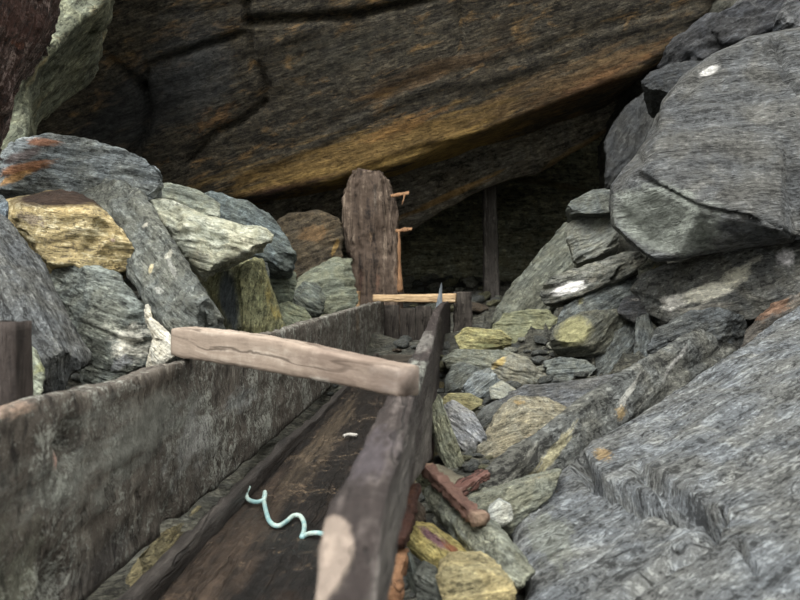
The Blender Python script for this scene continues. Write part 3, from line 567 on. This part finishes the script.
# ================================================================== TIMBER
def build_wood_group():
    g, I, O = _grp('WoodCore', [('Stretch', 'NodeSocketVector', None), ('Off', 'NodeSocketVector', None), ('Dark', 'NodeSocketColor', None), ('Mid', 'NodeSocketColor', None), ('Light', 'NodeSocketColor', None),
        ('Lichen', 'NodeSocketColor', None), ('LichenAmt', 'NodeSocketFloat', 0.), ('Rust', 'NodeSocketColor', None), ('RustAmt', 'NodeSocketFloat', 0.), ('Bump', 'NodeSocketFloat', .6), ('Rough', 'NodeSocketFloat', .8)],
        [('Color', 'NodeSocketColor'), ('Normal', 'NodeSocketVector'), ('Rough', 'NodeSocketFloat')])
    t = NT(g); tc = t.n('ShaderNodeTexCoord'); p = t.vadd(tc.outputs['Object'], I.outputs['Off'])
    wv = t.n('ShaderNodeTexNoise'); t.l(p, wv.inputs['Vector']); wv.inputs['Scale'].default_value = 4; wv.inputs['Detail'].default_value = 2
    pw = t.vadd(p, t.vmul(t.vadd(wv.outputs['Color'], (-.5,) * 3), (.03,) * 3))
    q = t.n('ShaderNodeVectorMath', operation='MULTIPLY'); t.l(pw, q.inputs[0]); t.l(I.outputs['Stretch'], q.inputs[1]); q = q.outputs[0]
    grain = t.noise(q, 60, 6, .65); wide = t.noise(q, 14, 5, .6); spot = t.noise(p, 34, 8, .74, .5); speck = t.noise(p, 160, 3, .6); area = t.noise(p, 5, 4, .55)
    v = t.math('ADD', t.math('MULTIPLY_ADD', t.math('SUBTRACT', grain, .5), .95, t.math('MULTIPLY_ADD', t.math('SUBTRACT', wide, .5), .8, t.math('MULTIPLY', t.math('SUBTRACT', spot, .5), .6))), .5)
    c = t.mix(t.ramp(v, .2, .5), I.outputs['Dark'], I.outputs['Mid']); c = t.mix(t.ramp(v, .5, .85), c, I.outputs['Light'])
    fis = t.noise(q, 26, 3, .5)
    fim = t.math('MULTIPLY', t.math('SUBTRACT', 1., t.ramp(t.math('ABSOLUTE', t.math('SUBTRACT', fis, .48)), .004, .03)), t.ramp(wide, .42, .6))
    c = t.mix(t.math('MULTIPLY', fim, .75), c, t.mix(1., c, (.2, .18, .17, 1), 'MULTIPLY'))
    rm = t.math('MULTIPLY', t.ramp(t.math('MULTIPLY_ADD', area, .5, t.math('MULTIPLY', spot, .5)), t.math('SUBTRACT', .72, t.math('MULTIPLY', I.outputs['RustAmt'], .4)), .78), t.math('MINIMUM', t.math('MULTIPLY', I.outputs['RustAmt'], 3.), .9))
    c = t.mix(rm, c, I.outputs['Rust'])
    ln = t.math('MULTIPLY_ADD', area, .3, t.math('MULTIPLY_ADD', spot, .44, t.math('MULTIPLY', speck, .26)))
    th = t.math('SUBTRACT', .74, t.math('MULTIPLY', I.outputs['LichenAmt'], .4))
    lm = t.math('MULTIPLY', t.ramp(ln, th, t.math('ADD', th, .09)), t.math('MINIMUM', t.math('MULTIPLY', I.outputs['LichenAmt'], 3.), .85))
    c = t.mix(lm, c, I.outputs['Lichen'])
    t.l(c, O.inputs['Color'])
    h = t.math('MULTIPLY_ADD', grain, .8, t.math('MULTIPLY_ADD', wide, .7, t.math('MULTIPLY', spot, .5))); h = t.math('MULTIPLY_ADD', fim, -.35, t.math('MULTIPLY_ADD', lm, .15, h))
    b = t.n('ShaderNodeBump'); b.inputs['Distance'].default_value = .02; t.l(I.outputs['Bump'], b.inputs['Strength']); t.l(h, b.inputs['Height']); t.l(b.outputs[0], O.inputs['Normal'])
    t.l(t.math('ADD', I.outputs['Rough'], t.math('MULTIPLY', t.math('SUBTRACT', spot, .5), .5), clamp=True), O.inputs['Rough'])
    return g
WOODG = build_wood_group()

def lumc(t, c, k):
    bw = t.n('ShaderNodeRGBToBW'); t.l(c, bw.inputs[0]); v = t.math('MINIMUM', t.math('MULTIPLY', bw.outputs[0], k), 1.8)
    vc = t.n('ShaderNodeCombineColor'); [t.l(v, vc.inputs[i]) for i in range(3)]
    return vc.outputs[0]

def wood_mat(name, dark, mid, light, axis='y', lichen='#a9b3a0', la=0., rust='#8a4a22', ra=0., bump=.7, rough=.8, blobs=(), origin=Vector((0, 0, 0)), seed=0, spec=.3, stretch=.09, fscale=1.):
    m = bpy.data.materials.new(name); m.use_nodes = True; t = NT(m.node_tree); bs = m.node_tree.nodes['Principled BSDF']
    g = t.n('ShaderNodeGroup'); g.node_tree = WOODG
    g.inputs['Stretch'].default_value = [fscale * k for k in {'x': (stretch, 1, 1), 'y': (1, stretch, 1), 'z': (1, 1, stretch)}[axis]]
    rr = random.Random(seed + 100); g.inputs['Off'].default_value = [rr.uniform(-5, 5) for _ in range(3)]
    for k, v in (('Dark', dark), ('Mid', mid), ('Light', light), ('Lichen', lichen), ('Rust', rust)): g.inputs[k].default_value = dull(v, .68)
    g.inputs['LichenAmt'].default_value = la; g.inputs['RustAmt'].default_value = ra; g.inputs['Bump'].default_value = bump; g.inputs['Rough'].default_value = rough
    col = g.outputs['Color']
    for (cx, cy, cz, rx, ry, rz, hexc, amt, nz) in blobs:         # world-space patches
        b = t.n('ShaderNodeGroup'); b.node_tree = BLOBG
        b.inputs['Loc'].default_value = ROT[0].transposed() @ (Vector((cx, cy, cz)) - origin); b.inputs['Rad'].default_value = (rx, ry, rz); b.inputs['Noise'].default_value = nz
        b.inputs['Freq'].default_value = 5.5 / min(rx, rz) if min(rx, rz) > .02 else 90; b.inputs['Soft'].default_value = .8 if nz > .3 else .15
        col = t.mix(t.math('MULTIPLY', b.outputs[0], amt), col, t.mix(.5, dull(hexc, .6), t.mix(1., dull(hexc, .6), lumc(t, g.outputs['Color'], .9 / max(lin(mid)[1], .02)), 'MULTIPLY')))
    t.l(col, bs.inputs['Base Color']); t.l(g.outputs['Normal'], bs.inputs['Normal']); t.l(g.outputs['Rough'], bs.inputs['Roughness'])
    bs.inputs['Specular IOR Level'].default_value = spec
    return m

def loft(sections, cap=True):
    n = len(sections[0]); V = [v for s in sections for v in s]; F = []
    for j in range(len(sections) - 1):
        for i in range(n):
            a, b = j * n + i, j * n + (i + 1) % n
            F.append((a, b, b + n, a + n))
    if cap: F += [tuple(reversed(range(n))), tuple(range((len(sections) - 1) * n, len(sections) * n))]
    return V, F

def rect_loop(w, h, nw, nh):
    """closed loop around a w x h rectangle (centre at origin), corners softened"""
    p = []
    for i in range(nw): p.append((-w / 2 + w * i / nw, -h / 2))
    for i in range(nh): p.append((w / 2, -h / 2 + h * i / nh))
    for i in range(nw): p.append((w / 2 - w * i / nw, h / 2))
    for i in range(nh): p.append((-w / 2, h / 2 - h * i / nh))
    r = min(w, h) * .12
    out = []
    for x, z in p:
        cx, cz = max(-w / 2 + r, min(w / 2 - r, x)), max(-h / 2 + r, min(h / 2 - r, z))
        dx, dz = x - cx, z - cz; L = math.hypot(dx, dz)
        if L > 1e-6: x, z = cx + dx / L * min(L, r), cz + dz / L * min(L, r)
        out.append((x, z))
    return out

ROT = [Matrix.Identity(3)]
def finish_wood(name, V, F, mat, parent=None, origin=None, amp=.003, axis=1, seed=0, dents=(), fs=30., rot=None):
    me = mesh_from(V, F); bm = bmesh.new(); bm.from_mesh(me); bmesh.ops.recalc_face_normals(bm, faces=bm.faces); bm.to_mesh(me); bm.free()
    co, no = getco(me), getno(me)
    q = co.copy(); q[:, axis] *= .08
    d = amp * 1.3 * fbm(q * fs * 1.6, 4, seed, .6) + amp * .9 * fbm(co * fs * .5, 3, seed + 5) + amp * .5 * fbm(q * fs * 6, 2, seed + 8)
    for (c, r, dep) in dents:
        k = np.clip(1 - np.linalg.norm(co - np.array(c), axis=1) / (r * (1 + .5 * fbm(co * 25, 3, 5))), 0, 1); d = d - dep * np.sqrt(k)
    co = co + no * d[:, None]
    if origin is None: origin = Vector(((co[:, 0].min() + co[:, 0].max()) / 2, (co[:, 1].min() + co[:, 1].max()) / 2, co[:, 2].min()))
    loc_ = co - np.array(origin)
    if rot is not None: loc_ = loc_ @ np.array(rot)
    setco(me, loc_); o = link(name, me); ROT[0] = rot if rot is not None else Matrix.Identity(3)
    if rot is not None: o.rotation_euler = rot.to_euler()
    if parent: o.parent = parent; o.location = Vector(origin) - parent.location
    else: o.location = origin
    me.materials.append(mat(Vector(origin)) if callable(mat) else mat)
    return o

def interp(pts, y): return float(np.interp(y, [p[0] for p in pts], [p[1] for p in pts]))

def board(name, xc, thick, zb, zt, y0, y1, mat, parent, ns=200, nh=26, nw=6, amp=.004, seed=0, dents=(), edge=.006):
    S = []
    for k in range(ns + 1):
        y = y0 * (y1 / y0) ** (k / ns); top, bot = interp(zt, y), interp(zb, y)
        top += edge * fbm(np.array([[y * 7, .3, seed]]), 3, seed)[0] + edge * .6 * fbm(np.array([[y * 30, .7, seed]]), 2, seed)[0]
        x = interp(xc, y); h = top - bot
        S.append([(x + a, y, (top + bot) / 2 + b) for a, b in rect_loop(thick, h, nw, nh)])
    V, F = loft(S)
    return finish_wood(name, V, F, mat, parent, amp=amp, seed=seed, dents=dents)

sluice = link('wooden_sluice', None, loc=(-.3, 3.5, 0)); sluice.empty_display_size = .2
tag(sluice, 'long open wooden sluice trough running back into the cave, with a crossbar nailed over it', 'sluice')
lichen_left = lambda org: wood_mat('left_plank', '#2a2420', '#696054', '#a09888', 'z', '#c2c6b8', .62, '#7a4a30', .16, bump=1., rough=.78, origin=org, seed=1, stretch=.4, spec=.35,
    blobs=[(-.53,1.35,.29,.1,.5,.09,'#969c90',.7,1.2),(-.53,1.7,.22,.1,.22,.09,'#b2b5b0',.6,1.3),(-.53,.95,.18,.1,.14,.10,'#838a6c',.5,1.1),(-.53,2.1,.25,.1,.22,.04,'#a9b2b0',.55,1.1),(-.53,1.095,.318,.05,.02,.02,'#c8937c',.95,.5),(-.53,1.135,.335,.05,.04,.018,'#0d0b0a',1.,.6),(-.53,1.09,.14,.05,.045,.03,'#0a0908',1.,.5),(-.53,1.06,.135,.05,.012,.03,'#c09a70',.8,.6),(-.53,1.25,.12,.1,.2,.05,'#3a3a40',.5,.8),(-.53,4.9,.3,.1,.14,.1,'#8a6a34',.5,1.),  # near-black patches paint shade into the knot hole and the lower hole
           (-.56,1.0,.40,.06,.07,.012,'#c9a07c',.8,.7)])
board('side_plank', [(.3,-.555),(7,-.555)], .042, [(.3,.06),(1.3,.09),(2.4,.07),(7,.05)], [(.3,.405),(1.4,.398),(3,.402),(7,.40)], .34, 7.05, lichen_left, sluice, ns=260, seed=3, amp=.006,
      dents=[((-.533,1.126,.335),.04,.03),((-.533,1.09,.14),.05,.036),((-.533,1.55,.10),.05,.02)])
dark_right = lambda org: wood_mat('right_plank', '#150f0e', '#362b28', '#766a64', 'y', '#a9a79c', .3, '#6a4228', .22, bump=1., rough=.72, origin=org, seed=2, spec=.4,
    blobs=[(-.088,.52,.385,.03,.05,.035,'#a08a76',.95,.18),(-.09,.47,.33,.022,.07,.07,'#a08a76',.9,.25),(-.06,1.45,.40,.06,.25,.02,'#9da394',.7,1.1),(-.055,2.2,.40,.06,.5,.02,'#8d8a80',.55,1.1),(-.05,1.25,.40,.02,.10,.015,'#aeb3a0',.8,.8),(-.042,.8,.36,.012,.5,.05,'#7a746c',.55,1.),(-.07,.75,.40,.03,.16,.02,'#5f5560',.5,1.),(-.03,1.5,.25,.03,.8,.10,'#6e685e',.5,1.2),(-.03,2.3,.13,.05,.5,.05,'#6a3820',.6,1.1)])
board('side_plank', [(.4,-.0625),(1.1,-.0625),(1.9,-.052),(4.5,-.045),(6,-.02),(7,.03)], .041, [(.4,.31),(.7,.325),(1.0,.30),(1.4,.23),(2.1,.10),(7,.05)], [(.4,.23),(.435,.30),(.5,.362),(.545,.392),(.58,.40),(7,.40)], .40, 6.95, dark_right, sluice, ns=260, seed=9, amp=.003, edge=.002)
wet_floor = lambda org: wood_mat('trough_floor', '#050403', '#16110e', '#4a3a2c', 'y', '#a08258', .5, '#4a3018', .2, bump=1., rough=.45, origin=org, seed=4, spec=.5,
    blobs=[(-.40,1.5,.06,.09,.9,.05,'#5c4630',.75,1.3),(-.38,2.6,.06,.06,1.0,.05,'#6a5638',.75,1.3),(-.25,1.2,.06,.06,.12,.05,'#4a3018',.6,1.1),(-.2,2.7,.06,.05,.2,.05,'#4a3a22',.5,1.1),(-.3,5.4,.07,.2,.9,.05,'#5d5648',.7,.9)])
def flat_board(name, x0, x1, z0, z1, y0, y1, mat, seed, amp=.003, ns=160, nw=24):
    S = []
    for k in range(ns + 1):
        y = y0 * (y1 / y0) ** (k / ns)
        S.append([((x0 + x1) / 2 + a, y, (z0 + z1) / 2 + b) for a, b in rect_loop(x1 - x0, z1 - z0, nw, 4)])
    V, F = loft(S); return finish_wood(name, V, F, mat, sluice, amp=amp, seed=seed)
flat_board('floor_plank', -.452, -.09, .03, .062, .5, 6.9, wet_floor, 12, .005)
board('batten', [(.5,-.466),(7,-.466)], .026, [(.5,.02),(7,.02)], [(.5,.100),(2.4,.098),(2.9,.075),(6.9,.07)], .5, 6.9, lambda o: wood_mat('batten', '#1c1816', '#3a3430', '#6d655c', 'y', la=.05, ra=.1, rough=.55, origin=o, seed=6, spec=.5), sluice, ns=150, nh=8, seed=15, amp=.004)
# end of the trough: upright boards, and the pale strip across
dk = lambda o: wood_mat('dark_board', '#1e1a17', '#3f3831', '#686054', 'z', '#8c8f80', .12, '#7a5a30', .2, bump=1., origin=o, seed=8)
def upright(name, x0, x1, y, th, z0, z1, mat, seed, amp=.004, parent=sluice, taper=1., lean=0., dents=(), n=40, origin=None):
    S = []
    for k in range(n + 1):
        f = k / n; z = z0 + (z1 - z0) * f; w = (x1 - x0) * (1 + (taper - 1) * f)
        S.append([((x0 + x1) / 2 + a + lean * f, y + b, z) for a, b in rect_loop(w, th, 10, 5)])
    V, F = loft(S); return finish_wood(name, V, F, mat, parent, amp=amp, axis=2, seed=seed, dents=dents, origin=origin)
for i, (a, b, zt) in enumerate(((-.53,-.40,.36),(-.395,-.26,.33),(-.255,-.12,.35),(-.115,.0,.32))): upright('end_board', a, b, 6.96 + .01 * (i % 2), .03, .04, zt, dk, 20 + i)
upright('end_board', .07, .23, 6.75, .05, .04, .475, dk, 27, amp=.012, taper=.9)
def beam(name, A, B, wa, ha, wb, hb, mat, seed, parent, amp=.003, n=60, nw=8, nh=8, sag=0., shape=None):
    """bar from A to B; w = horizontal thickness, h = vertical height (each end)"""
    A, B = Vector(A), Vector(B); d = (B - A).normalized(); s = d.cross(Vector((0, 0, 1))).normalized(); u = s.cross(d); S = []
    for k in range(n + 1):
        f = k / n; c = A.lerp(B, f) + u * sag * math.sin(math.pi * f); w = wa + (wb - wa) * f; h = ha + (hb - ha) * f
        if shape: h *= interp(shape, f)
        S.append([tuple(c + s * a + u * b) for a, b in rect_loop(w, h, nw, nh)])
    V, F = loft(S); return finish_wood(name, V, F, mat, parent, amp=amp, axis=0, seed=seed, rot=Matrix((d, -s, u)).transposed())
tan = lambda o: wood_mat('pale_strip', '#8a6a38', '#b8935a', '#d6b67c', 'x', la=0, ra=.05, origin=o, seed=11, bump=.5)
beam('cross_strip', (-.60, 6.72, .425), (.09, 6.62, .425), .06, .055, .06, .075, tan, 31, sluice, amp=.004)
upright('corner_block', -.80, -.70, 6.6, .09, .345, .485, lambda o: wood_mat('corner_block', '#6f5228', '#94723e', '#b8945a', 'z', origin=o, seed=12, bump=.5), 33)
# grey crossbar nailed over the near part
bar = lambda o: wood_mat('crossbar', '#6e5c4c', '#97836f', '#b8a793', 'x', '#cfcabb', .03, '#6a4632', .15, bump=.15, rough=.75, origin=o, seed=14, stretch=.06,
    blobs=[(-.2,1.25,.40,.05,.05,.015,'#d8d0be',.9,.8),(-.06,1.13,.42,.10,.06,.03,'#6e625e',.6,.6),(-.14,1.22,.43,.2,.10,.05,'#7a6250',.75,.8)])
beam('crossbar', (-.565, 1.705, .434), (-.052, 1.125, .420), .04, .066, .04, .042, bar, 35, sluice, amp=.0013, n=90, shape=[(0,.86),(.06,1.),(.5,1.08),(1,1.)], sag=.006)
# grey pointed splinter standing on the right plank
upright('splinter', -.075, -.02, 6.25, .03, .36, .555, lambda o: wood_mat('grey_splinter', '#3c4448', '#66727a', '#8f9aa0', 'z', origin=o, seed=15), 37, taper=.12, lean=.02, amp=.004)
upright('upright_post', -.71, -.604, 1.15, .05, .0, .503, lambda o: wood_mat('upright_post', '#241e1b', '#453b36', '#6a605a', 'z', origin=o, seed=16, la=.05), 39)

# ------------------------------------------------------------------ tall rotten stump and thin pole
stump = link('timber_stump', None, loc=P(374, 300, 7.4)); stump.location.z = .05
tag(stump, 'tall broad rotten timber stump standing upright behind the end of the sluice', 'timber')
def stump_body():
    prof = [(.05,346,402),(.30,347,402),(.45,346,402.5),(.60,345,401),(.76,349,400),(.92,346,399),(1.05,344,398),(1.2,343,396),(1.32,344,393),(1.40,347,391),(1.48,350,388),(1.53,353,384)]
    S = []; d = 7.2; n = 130
    for k in range(n + 1):
        z = .05 + (1.555 - .05) * k / n
        xa, xb = interp([(p[0], (p[1] - VX) * d / FPX) for p in prof], z), interp([(p[0], (p[2] - VX) * d / FPX) for p in prof], z)
        w = xb - xa; loop = []
        for j in range(90):
            a = 2 * math.pi * j / 90; ca, sa = math.cos(a), math.sin(a)
            rx = math.copysign(abs(ca) ** .6, ca) * w / 2; ry = math.copysign(abs(sa) ** .8, sa) * .12
            q = np.array([[ca * 4.5 + 3, sa * 4.5, z * .45]]); r = 1 + .34 * fbm(q * 2.2, 4, 3)[0] * (1 if sa < .4 else .4)
            loop.append(((xa + xb) / 2 + rx * (1 + (r - 1) * .35), d + .03 + ry * r, z + .03 * fbm(np.array([[ca * 3, sa * 3, 7.]]), 3, 9)[0] * k / n))
        S.append(loop)
    V, F = loft(S)
    return finish_wood('trunk', V, F, lambda o: wood_mat('stump', '#17110e', '#5a4838', '#a08a70', 'z', '#9a907c', .15, '#84623e', .25, bump=1., origin=o, seed=21, stretch=.08, fscale=.42,
        blobs=[(-.44,7.2,.62,.03,.2,.14,'#9a7450',.8,.8),(-.6,7.2,.55,.03,.2,.12,'#8a5a3a',.7,.8),(-.75,7.2,.58,.04,.2,.14,'#7a5038',.7,.8),(-.42,7.2,.8,.012,.2,.3,'#a0703c',.8,.7),(-.62,7.2,1.3,.02,.2,.16,'#8a7c68',.6,1.2),(-.66,7.2,.96,.02,.2,.08,'#a98250',.6,1.)]), stump, amp=.026, axis=2, seed=41, fs=14.)
stump_body()
gold = lambda o: wood_mat('splinter_gold', '#6a4520', '#9a6a34', '#c29658', 'z', origin=o, seed=22, bump=.6)
def sliver(name, A, B, r, mat, seed, parent, n=24, m=8, taper=.4, bend=.0):
    A, B = Vector(A), Vector(B); d = (B - A).normalized(); s = d.orthogonal().normalized(); u = d.cross(s); S = []
    L = (B - A).length
    for k in range(n + 1):
        f = k / n; c = A.lerp(B, f) + Vector((0, 0, 1)) * bend * math.sin(math.pi * f); rr = r * (1 - (1 - taper) * f) * (1 + .3 * math.sin(seed + 9 * f) * math.sin(3 * f))
        S.append([tuple(c + s * rr * math.cos(2 * math.pi * j / m) + u * rr * .6 * math.sin(2 * math.pi * j / m)) for j in range(m)])
    V, F = loft(S); return finish_wood(name, V, F, mat, parent, amp=r * .15, seed=seed)
sliver('splinter', P(400, 292, 7.06), P(399, 232, 7.07), .03, gold, 51, stump, taper=.3)
sliver('splinter', P(396, 231, 7.1), P(412, 229, 7.06), .022, gold, 53, stump, taper=.9)
sliver('splinter', P(391, 196, 7.1), P(409, 193, 7.06), .018, gold, 55, stump, taper=1.3)
sliver('splinter', P(405, 194, 7.06), P(402, 205, 7.04), .012, gold, 57, stump, taper=.3)
pole = upright('pit_prop', P(484, 0, 9).x, P(500, 0, 9).x, 9.0, .16, .3, 1.68, lambda o: wood_mat('pit_prop', '#2a2622', '#5a544e', '#8a8278', 'z', origin=o, seed=23), 61, amp=.012, parent=None, lean=-.03, taper=.85, n=70)
tag(pole, 'thin dark timber prop standing in the cave beneath the low ledge', 'timber')

# ------------------------------------------------------------------ small things
def tube(name, pts, r, mat, label, cat, taper=1.):
    pts = [Vector(p) for p in pts]; dense = []
    for i in range(len(pts) - 1):
        p0, p1, p2, p3 = pts[max(i - 1, 0)], pts[i], pts[i + 1], pts[min(i + 2, len(pts) - 1)]
        for k in range(8):
            t = k / 8; dense.append(.5 * ((2 * p1) + (p2 - p0) * t + (2 * p0 - 5 * p1 + 4 * p2 - p3) * t * t + (3 * p1 - p0 - 3 * p2 + p3) * t ** 3))
    dense.append(pts[-1]); S = []; s = None
    for i, c in enumerate(dense):
        d = (dense[min(i + 1, len(dense) - 1)] - dense[max(i - 1, 0)]).normalized()
        s = (s - d * s.dot(d)).normalized() if s else d.orthogonal().normalized()
        u = d.cross(s); S.append([tuple(c + r * (s * math.cos(2 * math.pi * j / 10) + u * math.sin(2 * math.pi * j / 10))) for j in range(10)])
    V, F = loft(S); org = sum(dense, Vector()) / len(dense); org.z = min(d.z for d in dense) - r
    me = mesh_from([Vector(v) - org for v in V], F); o = link(name, me, loc=org); me.materials.append(mat); return tag(o, label, cat)
wm = bpy.data.materials.new('turquoise_cord'); wm.use_nodes = True; t_ = NT(wm.node_tree); bs_ = wm.node_tree.nodes['Principled BSDF']
tc_ = t_.n('ShaderNodeTexCoord'); t_.l(t_.mix(t_.ramp(t_.noise(tc_.outputs['Object'], 30, 4), .4, .65), lin('#86acae'), lin('#b5c6be')), bs_.inputs['Base Color']); bs_.inputs['Roughness'].default_value = .5
def Pz(px, py, z): d = (CAMZ - z) * FPX / (py - VY); return P(px, py, d)
tube('cord', [Pz(x, y, z) for x, y, z in ((249,487,.085),(246,494,.075),(249,500,.07),(257,502,.07),(264,499,.075),(265,492,.082),(264,500,.073),(266,511,.07),(270,522,.07),(278,526,.07),(287,521,.07),(293,516,.071),(300,516,.071),(304,523,.07),(304,531,.07),(302,537,.07),(308,534,.07),(318,533,.07),(330,536,.07))], .005, wm,
     'pale turquoise curly cord lying on the wet trough floor', 'cord')
white = wood_mat('white_twig', '#8f8a80', '#b8b4a8', '#d8d5cb', 'x')
tube('twig', [Pz(344, 436, .072), Pz(350, 434.6, .073), Pz(357, 435.5, .072)], .006, white, 'short whitish twig lying on the dark trough floor under the crossbar', 'twig')
def stick(name, label, A, B, w, h, cols, seed, cat='wood', blobs=()):
    A, B = Vector(A), Vector(B)
    o = beam(name, A, B, w, h, w * .9, h * .8, lambda og: wood_mat(label[:20], *cols, axis='x', origin=og, seed=seed, ra=.12, rust='#80503a', bump=.9, blobs=blobs), seed, None, amp=.006, n=40, nw=6, nh=5)
    return tag(o, label, cat)
rb = ('#4a2e24', '#755040', '#9a7462')
E1 = P(480, 521, 1.22)
stick('wood_strip', 'red-brown splintered wood strip with orange ends lying across the right rubble', P(427, 468, 1.50), E1, .026, .022, rb, 71, blobs=[(E1.x, E1.y, E1.z, .03, .03, .03, '#b09068', .6, .6), (*P(427, 468, 1.50), .02, .02, .02, '#b8905a', .7, .6)])
stick('wood_strip', 'shorter red-brown wood strip lying beneath the longer splintered one', P(448, 497, 1.5), P(484, 474, 1.62), .03, .02, ('#482820', '#6c4236', '#8a6458'), 73)
stick('wood_fragment', 'broken dark red wood fragment against the outer foot of the right plank', P(398, 545, 1.12), P(413, 490, 1.36), .022, .02, ('#2c1812', '#4c2a1c', '#7a4a2c'), 75)
stick('wood_fragment', 'orange rotten wood fragment at the bottom edge beside the right plank', P(392, 600, 1.0), P(403, 556, 1.14), .018, .03, ('#5a3418', '#8c5c2c', '#b4824a'), 77)
stick('wood_fragment', 'flat rusty wood piece beside the slim green stone and the right plank', P(430, 470, 1.62), P(472, 490, 1.55), .05, .012, ('#4a4436', '#6d6650', '#8c8468'), 79)

# ------------------------------------------------------------------ loose chippings: each a stone of its own
def chip_mesh(seed):
    rr = random.Random(seed); bm = bmesh.new(); bmesh.ops.create_icosphere(bm, subdivisions=1, radius=1)
    for v in bm.verts: v.co = Vector((v.co.x * rr.uniform(.75, 1.3), v.co.y * rr.uniform(.75, 1.3), v.co.z * rr.uniform(.28, .45)))
    for k in range(5):
        nrm = Vector((rr.gauss(0, 1), rr.gauss(0, 1), rr.gauss(0, .6))).normalized()
        bmesh.ops.bisect_plane(bm, geom=bm.verts[:] + bm.edges[:] + bm.faces[:], plane_co=nrm * .55, plane_no=nrm, clear_outer=True)
        bmesh.ops.contextual_create(bm, geom=[e for e in bm.edges if e.is_boundary])
    bmesh.ops.triangulate(bm, faces=bm.faces); bmesh.ops.recalc_face_normals(bm, faces=bm.faces)
    me = bpy.data.meshes.new('chip'); bm.to_mesh(me); bm.free()
    me = remeshed(me, .09); co = smooth(getco(me), edges(me), 1); setco(me, co); no = getno(me)
    co = co + no * (.07 * fbm(co * np.array([2, 2, 9.]), 4, seed) + .05 * fbm(co * 2, 3, seed + 4))[:, None]
    co[:, 2] -= co[:, 2].min(); setco(me, co); return me
PALETTE = [('grey', '#6c706e', .0), ('dark', '#5c605e', .0), ('olive', '#77765a', .1), ('pale', '#94968a', .0), ('ochre', '#8a7d55', .15), ('brown', '#5e5244', .12)]
CHIPS = {}
for pi, (pn, hx, st) in enumerate(PALETTE):
    for k in range(4):
        me = chip_mesh(100 + pi * 10 + k); me.materials.append(rock_mat('chip_' + pn, hx, fol_normal(10 + 20 * k, .3), Vector((0, 0, 0)), scale=.45, con=.85, st=st, stain='#8a6a34', stain2='#a08a4a', seed=k + pi * 7, bump=.9))
        CHIPS.setdefault(pn, []).append(me)
def chips(zone, cand, n, smin, smax, label, group, weights, seed, lift=.0):
    rr = random.Random(seed); bpy.context.view_layer.update(); dg = bpy.context.evaluated_depsgraph_get(); placed = []
    tries = 0
    while len(placed) < n and tries < n * 30:
        tries += 1
        px, py = cand(rr)
        dirv = Vector(((px - VX) / FPX, 1, -(py - VY) / FPX)).normalized()
        hit, loc, nrm, idx, ob, mat = SC.ray_cast(dg, Vector((0, 0, CAMZ)), dirv)
        if not hit or ob.name.split('.')[0] != 'floor': continue
        s = rr.uniform(smin, smax) * loc.y / FPX
        if any((loc - q).length < (s + r) * .8 for q, r in placed): continue
        placed.append((loc.copy(), s)); pn = rr.choices([p[0] for p in PALETTE], weights)[0]
        o = link('slate_chip', rr.choice(CHIPS[pn]), loc=loc + Vector((0, 0, -.12 * s + lift)))
        o.scale = (s, s * rr.uniform(.8, 1.1), s * rr.uniform(.8, 1.2)); o.rotation_euler = (rr.uniform(-.35, .35), rr.uniform(-.35, .35), rr.uniform(0, 6.3))
        tag(o, label, 'stone', group)
CHIP_CALLS = [
 ('right', lambda r: (r.uniform(395, 600), r.uniform(340, 600)), 120, 5, 14, 'loose slate chipping between the bigger stones right of the sluice', 'loose chippings right of the sluice', [5, 5, 2, 2, 1, 1.2], 5),
 ('cave', lambda r: (r.uniform(400, 500), r.uniform(250, 312)), 60, 5, 16, 'dim stone on the dark cave floor behind the end of the sluice', 'dim stones on the cave floor', [4, 1, 3, 4, .5, .5], 8),
 ('left', lambda r: (r.uniform(20, 350), r.uniform(240, 400)), 24, 4, 10, 'small stone in a gap of the left rock pile', 'small stones in the left pile', [4, 4, 2, 1, .3, .3], 11),
]
for c in CHIP_CALLS: chips(*c)

# ================================================================== LIGHT AND CAMERA
w = bpy.data.worlds.new('overcast'); SC.world = w; w.use_nodes = True; t = NT(w.node_tree); bg = w.node_tree.nodes['Background']
tc = t.n('ShaderNodeTexCoord'); sx = t.n('ShaderNodeSeparateXYZ'); t.l(tc.outputs['Generated'], sx.inputs[0])
skyc = t.mix(t.ramp(sx.outputs['Z'], -.1, .9, False), lin('#8d8d8a'), lin('#fffdf6'))
t.l(skyc, bg.inputs['Color']); bg.inputs['Strength'].default_value = 1.15
sun = bpy.data.lights.new('daylight', 'SUN'); sun.energy = 2.8; sun.angle = math.radians(40); sun.color = (1, .98, .95)
so = link('daylight', sun); so.rotation_euler = (math.radians(40), 0, math.radians(-14))
cam = bpy.data.cameras.new('camera'); co_ = link('camera', cam, loc=(0, 0, CAMZ)); co_.rotation_euler = (math.radians(90), 0, 0)
cam.sensor_width = 36; cam.lens = 36; cam.shift_x = -45 / 800; cam.shift_y = -18 / 800; cam.clip_start = .02
cam.dof.use_dof = True; cam.dof.focus_distance = 2.7; cam.dof.aperture_fstop = 8.0
SC.camera = co_
vs = SC.view_settings; vs.view_transform = 'Standard'; vs.look = 'None'; vs.gamma = 1; vs.exposure = 0.95; vs.use_curve_mapping = False
